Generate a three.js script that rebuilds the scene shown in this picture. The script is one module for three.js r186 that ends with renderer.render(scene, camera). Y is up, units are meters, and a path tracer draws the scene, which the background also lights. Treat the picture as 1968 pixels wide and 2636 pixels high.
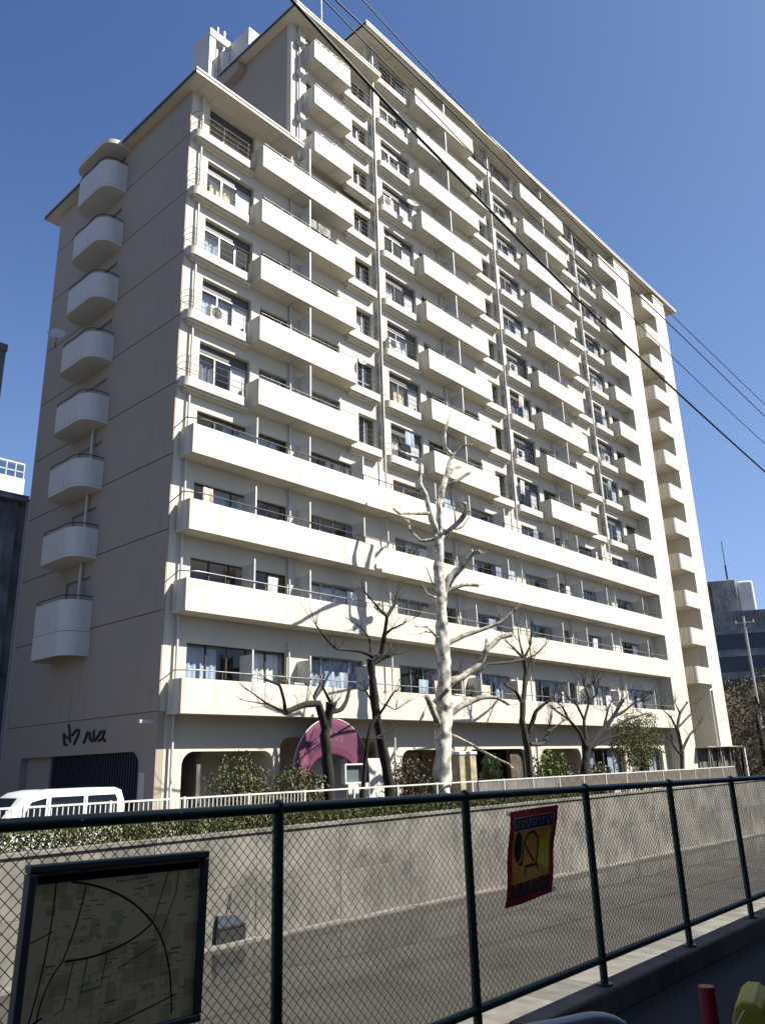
import * as THREE from 'three';
import { mergeGeometries, toCreasedNormals } from 'three/addons/utils/BufferGeometryUtils.js';
import { RoundedBoxGeometry } from 'three/addons/geometries/RoundedBoxGeometry.js';
import { ImprovedNoise } from 'three/addons/math/ImprovedNoise.js';

// ---------- camera, sky, sun, exposure ----------
const scene = new THREE.Scene();
const camera = new THREE.PerspectiveCamera(65.7, 764 / 1024, 0.1, 900);
camera.position.set(-14.2427, 1.55, 22.4381);
camera.up.set(-0.20564, 0.95222, 0.2258);
camera.lookAt(-14.2427 + 0.71028, 1.55 + 0.30394, 22.4381 - 0.63492);
scene.add(camera);
const renderer = new THREE.WebGLRenderer({ antialias: true });
renderer.setSize(764, 1024);
renderer.toneMapping = THREE.LinearToneMapping;
renderer.toneMappingExposure = 2.3;
renderer.shadowMap.enabled = true;
const SUN = new THREE.Vector3(0.72, 1.28, 1).normalize();
{
  const W = 256, H = 128, d = new Float32Array(W * H * 4);
  for (let j = 0; j < H; j++) for (let i = 0; i < W; i++) {
    const az = (i + 0.5) / W * Math.PI * 2 - Math.PI, el = ((j + 0.5) / H - 0.5) * Math.PI;
    const x = Math.cos(el) * Math.cos(az), y = Math.sin(el), z = Math.cos(el) * Math.sin(az);
    const g = x * SUN.x + y * SUN.y + z * SUN.z, e = Math.max(0, y);
    const h = (1 - e) ** 2, hz = (1 - e) ** 9, p = Math.max(0, g + 0.15) ** 2, au = 0.5 * Math.max(0, g) ** 9 + 1.2 * Math.max(0, g) ** 60;
    let c = [0.033 + 0.358 * h + 0.116 * p + 0.16 * hz + au, 0.086 + 0.558 * h + 0.171 * p + 0.04 * hz + au, 0.287 + 0.885 * h + 0.242 * p - 0.25 * hz + 0.95 * au].map(v => v / 2.32);
    if (y < 0) c = [0.16, 0.16, 0.16];
    const k = (j * W + i) * 4; d[k] = c[0]; d[k + 1] = c[1]; d[k + 2] = c[2]; d[k + 3] = 1;
  }
  const t = new THREE.DataTexture(d, W, H, THREE.RGBAFormat, THREE.FloatType);
  t.mapping = THREE.EquirectangularReflectionMapping; t.magFilter = t.minFilter = THREE.LinearFilter; t.needsUpdate = true;
  scene.background = t; scene.environment = t;
}
const sun = new THREE.DirectionalLight(new THREE.Color(1, 0.95, 0.86), 5);
sun.target.position.set(15, 5, 5); scene.add(sun.target);
sun.position.copy(sun.target.position).addScaledVector(SUN, 110); scene.add(sun);
sun.castShadow = true; sun.shadow.mapSize.set(4096, 4096);
Object.assign(sun.shadow.camera, { left: -75, right: 75, top: 75, bottom: -75, near: 1, far: 260 });

// ---------- helpers ----------
const noise = new ImprovedNoise();
let seedState = 12345;
const rnd = () => { seedState = (seedState * 1664525 + 1013904223) >>> 0; return seedState / 4294967296; };
const rr = (a, b) => a + (b - a) * rnd();
const seed = s => { seedState = s >>> 0; };
const used = {};
function numbered(n) { const k = used[n] = (used[n] === undefined ? 0 : used[n] + 1); return k ? n + '_' + String(k).padStart(3, '0') : n; }
function fbm(x, y, per, oct, s = 0) {               // tileable by blending along a torus-like offset
  let v = 0, a = 0.5;
  for (let o = 0; o < oct; o++) {
    const f = per * (1 << o), ix = x * f, iy = y * f;
    const n = (p, q) => noise.noise(p + s, q + s * 1.7, o * 7.3);
    const u = x, w = y;
    v += a * ((1 - u) * (1 - w) * n(ix, iy) + u * (1 - w) * n(ix - f, iy) + (1 - u) * w * n(ix, iy - f) + u * w * n(ix - f, iy - f));
    a *= 0.55;
  }
  return v;
}
function tex(S, fn, srgb = true) {
  const d = new Uint8Array(S * S * 4);
  for (let j = 0; j < S; j++) for (let i = 0; i < S; i++) {
    let c = fn(i / S, j / S); if (typeof c === 'number') c = [c, c, c];
    const k = (j * S + i) * 4; for (let m = 0; m < 3; m++) d[k + m] = Math.max(0, Math.min(255, c[m] * 255)); d[k + 3] = 255;
  }
  const t = new THREE.DataTexture(d, S, S); t.wrapS = t.wrapT = THREE.RepeatWrapping; t.magFilter = THREE.LinearFilter; t.minFilter = THREE.LinearMipmapLinearFilter; t.generateMipmaps = true;
  if (srgb) t.colorSpace = THREE.SRGBColorSpace; t.needsUpdate = true; return t;
}
const lin = (r, g, b) => new THREE.Color().setRGB(r, g, b);
function mat(c, rough = 0.8, o = {}) {
  const m = new THREE.MeshStandardMaterial({ color: Array.isArray(c) ? lin(...c) : c, roughness: rough, side: THREE.DoubleSide, ...o });
  return m;
}
// textures of paint, concrete, bark: grain, blotches and run marks
const T = {};
T.paint = tex(512, (u, v) => 0.965 + 0.05 * fbm(u, v, 3, 4, 3) + 0.3 * Math.min(0, fbm(u, v * 0.12, 24, 2, 9) + 0.12) + 0.02 * fbm(u, v, 90, 1, 5));
T.concrete = tex(512, (u, v) => { const b = 0.84 + 0.5 * fbm(u, v, 3, 5, 21) + 0.24 * fbm(u, v * 0.15, 18, 3, 4) - 0.16 * Math.max(0, Math.tanh(9 * (fbm(u, v, 5, 5, 77) - 0.1))) + 0.06 * fbm(u, v, 120, 1, 2); return [b, b * 0.985, b * 0.955]; });
T.floor = tex(512, (u, v) => { const n = fbm(u, v, 3, 6, 31); const b = 0.8 + 0.55 * n + 0.08 * fbm(u, v, 90, 2, 8) - 0.14 * Math.max(0, Math.tanh(8 * (fbm(u, v, 4, 5, 87) - 0.08))); return [b, b * 0.975, b * 0.93]; });
T.asphalt = tex(256, (u, v) => 0.8 + 0.2 * fbm(u, v, 5, 4, 2) + 0.35 * fbm(u, v, 110, 1, 7));
T.plane = tex(512, (u, v) => { const n = fbm(u, v, 3, 4, 41), k = 0.86 + 0.14 * Math.tanh((n + 0.03) * 18) + 0.1 * Math.tanh((n + 0.17) * 20) - 0.1; const g = k + 0.06 * fbm(u, v, 70, 1, 3); return [g, g * 0.985, g * 0.93]; });
T.bark = tex(256, (u, v) => { const n = 0.72 + 0.55 * fbm(u * 1, v, 10, 4, 51) * 1; return [n, n * 0.96, n * 0.9]; });
T.barkBump = tex(256, (u, v) => 0.5 + 0.6 * fbm(u, v, 12, 4, 51), false);
T.bump = tex(256, (u, v) => 0.5 + 0.5 * fbm(u, v, 40, 3, 61), false);
function tm(c, rough, map, scale, o = {}) { const m = mat(c, rough, { map, ...o }); m.userData.uv = scale; return m; }
const M = {
  planeLimb: tm([0.365, 0.349, 0.315], 0.9, T.plane, 1.3, { bumpMap: T.barkBump, bumpScale: 0.015 }), lowwall: tm([0.124, 0.112, 0.0954], 0.95, T.floor, 1.6, { bumpMap: T.bump, bumpScale: 0.02 }), creamwall: tm([0.565, 0.525, 0.43], 0.75, T.paint, 5.3), creamwall2: tm([0.565, 0.528, 0.436], 0.75, T.paint, 6.9),
  cream: tm([0.57, 0.53, 0.435], 0.72, T.paint, 5), cream2: tm([0.57, 0.535, 0.445], 0.72, T.paint, 7.3), wallc: tm([0.56, 0.52, 0.428], 0.75, T.paint, 6.1),
  taupe: tm([0.34, 0.288, 0.23], 0.8, T.paint, 6), white: tm([0.548, 0.539, 0.51], 0.6, T.paint, 3), offwhite: tm([0.531, 0.523, 0.498], 0.6, T.paint, 3),
  soffit: tm([0.57, 0.53, 0.435], 0.85, T.paint, 4), grey: tm([0.47, 0.47, 0.45], 0.6, T.concrete, 2), pipe: mat([0.5, 0.5, 0.48], 0.45),
  darkmetal: mat([0.0291, 0.0291, 0.0291], 0.5, { metalness: 0.3 }), alu: mat([0.27, 0.275, 0.28], 0.38, { metalness: 0.7 }), bronze: mat([0.0498, 0.0456, 0.0415], 0.45, { metalness: 0.4 }),
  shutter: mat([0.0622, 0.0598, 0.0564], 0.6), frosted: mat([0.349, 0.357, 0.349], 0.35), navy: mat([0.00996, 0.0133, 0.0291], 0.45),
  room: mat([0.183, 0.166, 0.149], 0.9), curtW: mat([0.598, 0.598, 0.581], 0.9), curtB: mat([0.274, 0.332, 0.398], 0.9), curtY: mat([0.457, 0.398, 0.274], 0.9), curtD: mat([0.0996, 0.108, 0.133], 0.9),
  glass: new THREE.MeshPhysicalMaterial({ color: 0xffffff, roughness: 0.015, transmission: 1, thickness: 0, ior: 1.5, side: THREE.DoubleSide, specularIntensity: 1 }),
  tintglass: new THREE.MeshPhysicalMaterial({ color: lin(0.55, 0.6, 0.62), roughness: 0.02, transmission: 1, thickness: 0, ior: 1.5, side: THREE.DoubleSide }),
  concrete: tm([0.205, 0.199, 0.186], 0.85, T.concrete, 3.5, { bumpMap: T.bump, bumpScale: 0.004 }), concrete2: tm([0.2, 0.194, 0.181], 0.85, T.concrete, 4.3, { bumpMap: T.bump, bumpScale: 0.004 }), concrete3: tm([0.21, 0.204, 0.19], 0.85, T.concrete, 5.1, { bumpMap: T.bump, bumpScale: 0.004 }),
  darkconc: tm([0.16, 0.156, 0.15], 0.9, T.concrete, 2), bed: tm([0.058, 0.054, 0.048], 0.7, T.floor, 7), asphalt: tm([0.0349, 0.034, 0.034], 0.9, T.asphalt, 1.6), pave: tm([0.158, 0.141, 0.116], 0.9, T.concrete, 3), soil: tm([0.083, 0.0664, 0.0456], 1, T.floor, 2),
  plane: tm([0.564, 0.556, 0.527], 0.85, T.plane, 1.3, { bumpMap: T.barkBump, bumpScale: 0.012 }), bark: tm([0.021, 0.018, 0.015], 0.95, T.bark, 0.7, { bumpMap: T.barkBump, bumpScale: 0.02 }), barkMid: tm([0.065, 0.058, 0.048], 0.95, T.bark, 0.7, { bumpMap: T.barkBump, bumpScale: 0.02 }),
  green: mat([0.0166, 0.0481, 0.0373], 0.42, { metalness: 0.1 }), wire: mat([0.0208, 0.0291, 0.0249], 0.5), steel: mat([0.29, 0.307, 0.332], 0.4, { metalness: 0.5 }),
  cable: mat([0.00996, 0.00996, 0.0108], 0.6), vanpaint: new THREE.MeshPhysicalMaterial({ color: lin(0.78, 0.78, 0.77), roughness: 0.35, clearcoat: 0.6, clearcoatRoughness: 0.1, side: THREE.DoubleSide }), black: mat([0.0083, 0.0083, 0.00913], 0.5), tyre: mat([0.0149, 0.0149, 0.0149], 0.9),
  purple: tm([0.17, 0.04, 0.095], 0.7, T.paint, 1.5), maroon: mat([0.0581, 0.00996, 0.00996], 0.7), brownpanel: tm([0.108, 0.083, 0.0581], 0.8, T.concrete, 1), red: mat([0.373, 0.0166, 0.0208], 0.5), yellow: mat([0.5, 0.38, 0.02], 0.55), pillar: tm([0.457, 0.415, 0.299], 0.85, T.concrete, 1.2),
  whitefence: mat([0.515, 0.506, 0.473], 0.45), slate: tm([0.24, 0.275, 0.335], 0.5, T.concrete, 5), slate2: tm([0.25, 0.28, 0.33], 0.7, T.concrete, 6), renderwhite: tm([0.647, 0.639, 0.614], 0.7, T.paint, 6), cementgrey: tm([0.36, 0.375, 0.41], 0.8, T.concrete, 6), darkglass: mat([0.00996, 0.0141, 0.0232], 0.12), leafv: mat([1, 1, 1], 0.9, { vertexColors: true })
};
function uvBox(g, s) {
  if (g.index) g = g.toNonIndexed();
  const p = g.attributes.position, n = g.attributes.normal, uv = new Float32Array(p.count * 2);
  for (let i = 0; i < p.count; i++) {
    const ax = Math.abs(n.getX(i)), ay = Math.abs(n.getY(i)), az = Math.abs(n.getZ(i));
    const x = p.getX(i), y = p.getY(i), z = p.getZ(i);
    if (ay > ax && ay > az) { uv[2 * i] = x / s; uv[2 * i + 1] = z / s; } else if (ax > az) { uv[2 * i] = z / s; uv[2 * i + 1] = y / s; } else { uv[2 * i] = x / s; uv[2 * i + 1] = y / s; }
  }
  g.setAttribute('uv', new THREE.BufferAttribute(uv, 2)); return g;
}
const strip = g => { g = g.index ? g.toNonIndexed() : g; for (const k of Object.keys(g.attributes)) if (!['position', 'normal', 'uv', 'color'].includes(k)) g.deleteAttribute(k); g.morphAttributes = {}; return g; };
function join(gs) { gs = gs.filter(Boolean); if (gs.length === 1) return strip(gs[0]); gs = gs.map(strip); const col = gs.some(g => g.attributes.color); gs.forEach(g => { if (!col && g.attributes.color) g.deleteAttribute('color'); if (!g.attributes.uv) g.setAttribute('uv', new THREE.BufferAttribute(new Float32Array(g.attributes.position.count * 2), 2)); }); return mergeGeometries(gs); }
function part(name, gs, m, parent, pos) {
  let g = join(Array.isArray(gs) ? gs : [gs]);
  if (m.userData.uv && !g.userData.uvd) { g = uvBox(g, m.userData.uv); g.userData.uvd = 1; }
  const o = new THREE.Mesh(g, m); o.name = name; o.castShadow = o.receiveShadow = true; if (pos) o.position.set(...pos); parent.add(o); return o;
}
const gcache = {};
function cached(key, fn, m) { if (!gcache[key]) { let g = join([].concat(fn())); if (m.userData.uv) { g = uvBox(g, m.userData.uv); } g.userData.uvd = 1; gcache[key] = g; } return gcache[key]; }
function box(x0, x1, y0, y1, z0, z1) { const g = new THREE.BoxGeometry(x1 - x0, y1 - y0, z1 - z0); g.translate((x0 + x1) / 2, (y0 + y1) / 2, (z0 + z1) / 2); return g; }
function rbox(x0, x1, y0, y1, z0, z1, r = 0.02, s = 2) { const g = new RoundedBoxGeometry(x1 - x0, y1 - y0, z1 - z0, s, r); g.translate((x0 + x1) / 2, (y0 + y1) / 2, (z0 + z1) / 2); return g; }
function tube(pts, r, seg = 6, n) { const c = new THREE.CatmullRomCurve3(pts.map(p => new THREE.Vector3(...p))); return new THREE.TubeGeometry(c, n || Math.max(2, pts.length * 4), r, seg, false); }
function rod(a, b, r, seg = 6) { const A = new THREE.Vector3(...a), B = new THREE.Vector3(...b), d = B.clone().sub(A), g = new THREE.CylinderGeometry(r, r, d.length(), seg, 1); g.applyQuaternion(new THREE.Quaternion().setFromUnitVectors(new THREE.Vector3(0, 1, 0), d.normalize())); g.translate((a[0] + b[0]) / 2, (a[1] + b[1]) / 2, (a[2] + b[2]) / 2); return g; }
function extr(pts, depth, holes = []) { const s = new THREE.Shape(pts.map(p => new THREE.Vector2(...p))); for (const h of holes) s.holes.push(new THREE.Path(h.map(p => new THREE.Vector2(...p)))); const g = new THREE.ExtrudeGeometry(s, { depth, bevelEnabled: false }); return g; }
const rect = (x0, x1, y0, y1) => [[x0, y0], [x1, y0], [x1, y1], [x0, y1]];
const tagged = new Set();
function tag(o, label, category, group, kind) { o.userData.label = label; if (category) o.userData.category = category; if (group) o.userData.group = group; if (kind) o.userData.kind = kind; return o; }
function thing(name, label, category, group) { const o = new THREE.Group(); o.name = numbered(name); scene.add(o); return tag(o, label, category, group); }
function single(name, gs, m, label, category, group, kind) { const o = part(numbered(name), gs, m, scene); return tag(o, label, category, group, kind); }
function struct(name, gs, m, label) { const o = part(numbered(name), gs, m, scene); o.userData.kind = 'structure'; if (label) o.userData.label = label; return o; }
function copyThing(o, label, group) { const c = o.clone(); c.name = numbered(o.name.replace(/_\d\d\d$/, '')); c.userData = { ...o.userData }; if (label) c.userData.label = label; if (group) c.userData.group = group; scene.add(c); return c; }

// ---------- ground, canal ----------
const bedY = x => -2.62 - 0.011 * x;
function sheet(x0, x1, z0, z1, yf, nx = 40, nz = 10) { const g = new THREE.PlaneGeometry(x1 - x0, z1 - z0, nx, nz); g.rotateX(-Math.PI / 2); g.translate((x0 + x1) / 2, 0, (z0 + z1) / 2); const p = g.attributes.position; for (let i = 0; i < p.count; i++) p.setY(i, typeof yf === 'function' ? yf(p.getX(i), p.getZ(i)) : yf); g.computeVertexNormals(); return g; }
struct('far_ground', sheet(-400, 400, -420, 4.2, -0.72, 4, 4), M.pave, 'paved ground around the apartment block');
struct('near_ground', sheet(-400, 400, 19.6, 420, 0, 4, 4), M.asphalt, 'asphalt of the near bank');
struct('canal_bed', sheet(-120, 160, 4.2, 19.6, x => bedY(x), 60, 8), M.bed, 'concrete bed of the canal');
{ // water film lying on the bed
  const g = [], a = [];
  const wm = new THREE.MeshPhysicalMaterial({ color: lin(0.03, 0.028, 0.024), roughness: 0.1, side: THREE.DoubleSide });
  const sh = new THREE.Shape(), N = 90; const up = [], lo = [];
  for (let i = 0; i <= N; i++) { const x = -30 + i * 1.4; up.push([x, 7.6 + 1.3 * noise.noise(x * 0.13, 1.2, 4) + 0.5 * noise.noise(x * 0.5, 8, 1)]); lo.push([x, 5.6 + 0.8 * noise.noise(x * 0.16, 5.2, 7) + 0.4 * noise.noise(x * 0.6, 2, 9)]); }
  const pos = [], idx = []; for (let i = 0; i <= N; i++) { pos.push(up[i][0], bedY(up[i][0]) + 0.006, up[i][1], lo[i][0], bedY(lo[i][0]) + 0.006, lo[i][1]); if (i < N) idx.push(2 * i, 2 * i + 2, 2 * i + 1, 2 * i + 1, 2 * i + 2, 2 * i + 3); }
  const bg = new THREE.BufferGeometry(); bg.setAttribute('position', new THREE.Float32BufferAttribute(pos, 3)); bg.setIndex(idx); bg.computeVertexNormals();
  struct('canal_water', bg, wm, 'shallow strip of water on the canal bed');
}
{ // far canal wall of cast panels with open joints
  const wall = new THREE.Group(); wall.name = 'canal_wall'; scene.add(wall); wall.userData.kind = 'structure'; wall.userData.label = 'far concrete wall of the canal';
  part('wall_backing', box(-60, 110, -5, -0.06, 4.2, 4.52), M.concrete2, wall);
  seed(7); const ms = [M.concrete, M.concrete2, M.concrete3]; let x = -40;
  while (x < 90) {
    const w = x > 20 ? 2.6 : 3.1, m = ms[Math.floor(rnd() * 3)], y0 = bedY(x) - 0.2;
    const yj = -1.32 - 0.004 * x;
    part('wall_panel', rbox(x + 0.004, x + w - 0.004, yj + 0.003, -0.07, 4.5, 4.6 + rr(-0.003, 0.003), 0.006, 1), m, wall);
    part('wall_panel', rbox(x + 0.004, x + w - 0.004, y0, yj - 0.003, 4.5, 4.6 + rr(-0.004, 0.004), 0.012, 1), ms[Math.floor(rnd() * 3)], wall);
    part('coping', rbox(x + 0.006, x + w - 0.006, -0.07, 0.03, 4.3, 4.66, 0.015, 1), ms[Math.floor(rnd() * 3)], wall);
    part('wall_footing', rbox(x + 0.01, x + w - 0.01, y0, bedY(x + w) + 0.09, 4.6, 4.86, 0.02, 1), M.concrete3, wall);
    x += w;
  }
}
{ // raised concrete maintenance path on the near side of the bed
  const p = new THREE.Group(); p.name = 'canal_path'; scene.add(p); p.userData.kind = 'structure'; p.userData.label = 'pale concrete slab path along the near side of the canal bed';
  seed(61); for (let x = -26; x < 60; x += 1.5) { const y = bedY(x); part('path_slab', rbox(x + 0.012, x + 1.488, y - 0.3, y + 0.1 + rr(-0.006, 0.006), 12.95, 19.29, 0.012, 1), [M.concrete, M.concrete2, M.concrete3][Math.floor(rnd() * 3)], p); }
}
struct('near_canal_wall', box(-120, 160, -6, -0.02, 19.3, 19.72), M.concrete2, 'near concrete wall of the canal');
{
  const kerb = new THREE.Group(); kerb.name = 'fence_kerb'; scene.add(kerb); kerb.userData.kind = 'structure'; kerb.userData.label = 'concrete kerb under the green fence';
  for (let x = -22; x < 20; x += 2) part('kerb_stone', rbox(x + 0.005, x + 1.995, -0.01, 0.15, 19.46, 19.63, 0.02, 2), M.concrete2, kerb);
}
struct('planting_bed', sheet(-40, 70, 3.72, 4.4, -0.03, 60, 2), M.soil, 'soil strip behind the canal wall');
struct('tree_bed', sheet(-1.5, 38, 1.6, 3.72, (x, z) => -0.14 - 0.26 * (3.72 - z), 40, 6), M.soil, 'sloping soil under the trees');
{ // elevated road behind the camera: its shade covers the near bank
  const v = thing('elevated_road', 'concrete elevated road deck on thick piers above the near bank', 'viaduct');
  part('deck', rbox(-140, 160, 6.0, 7.5, 24.06, 44, 0.05, 1), M.cementgrey, v);
  for (let x = -60; x < 90; x += 24) part('pier', rbox(x - 0.9, x + 0.9, -0.1, 6.0, 33, 35, 0.2, 2), M.cementgrey, v);
  part('back_wall', box(-140, 160, -0.1, 5.9, 41, 41.3), M.cementgrey, v);
}
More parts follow.
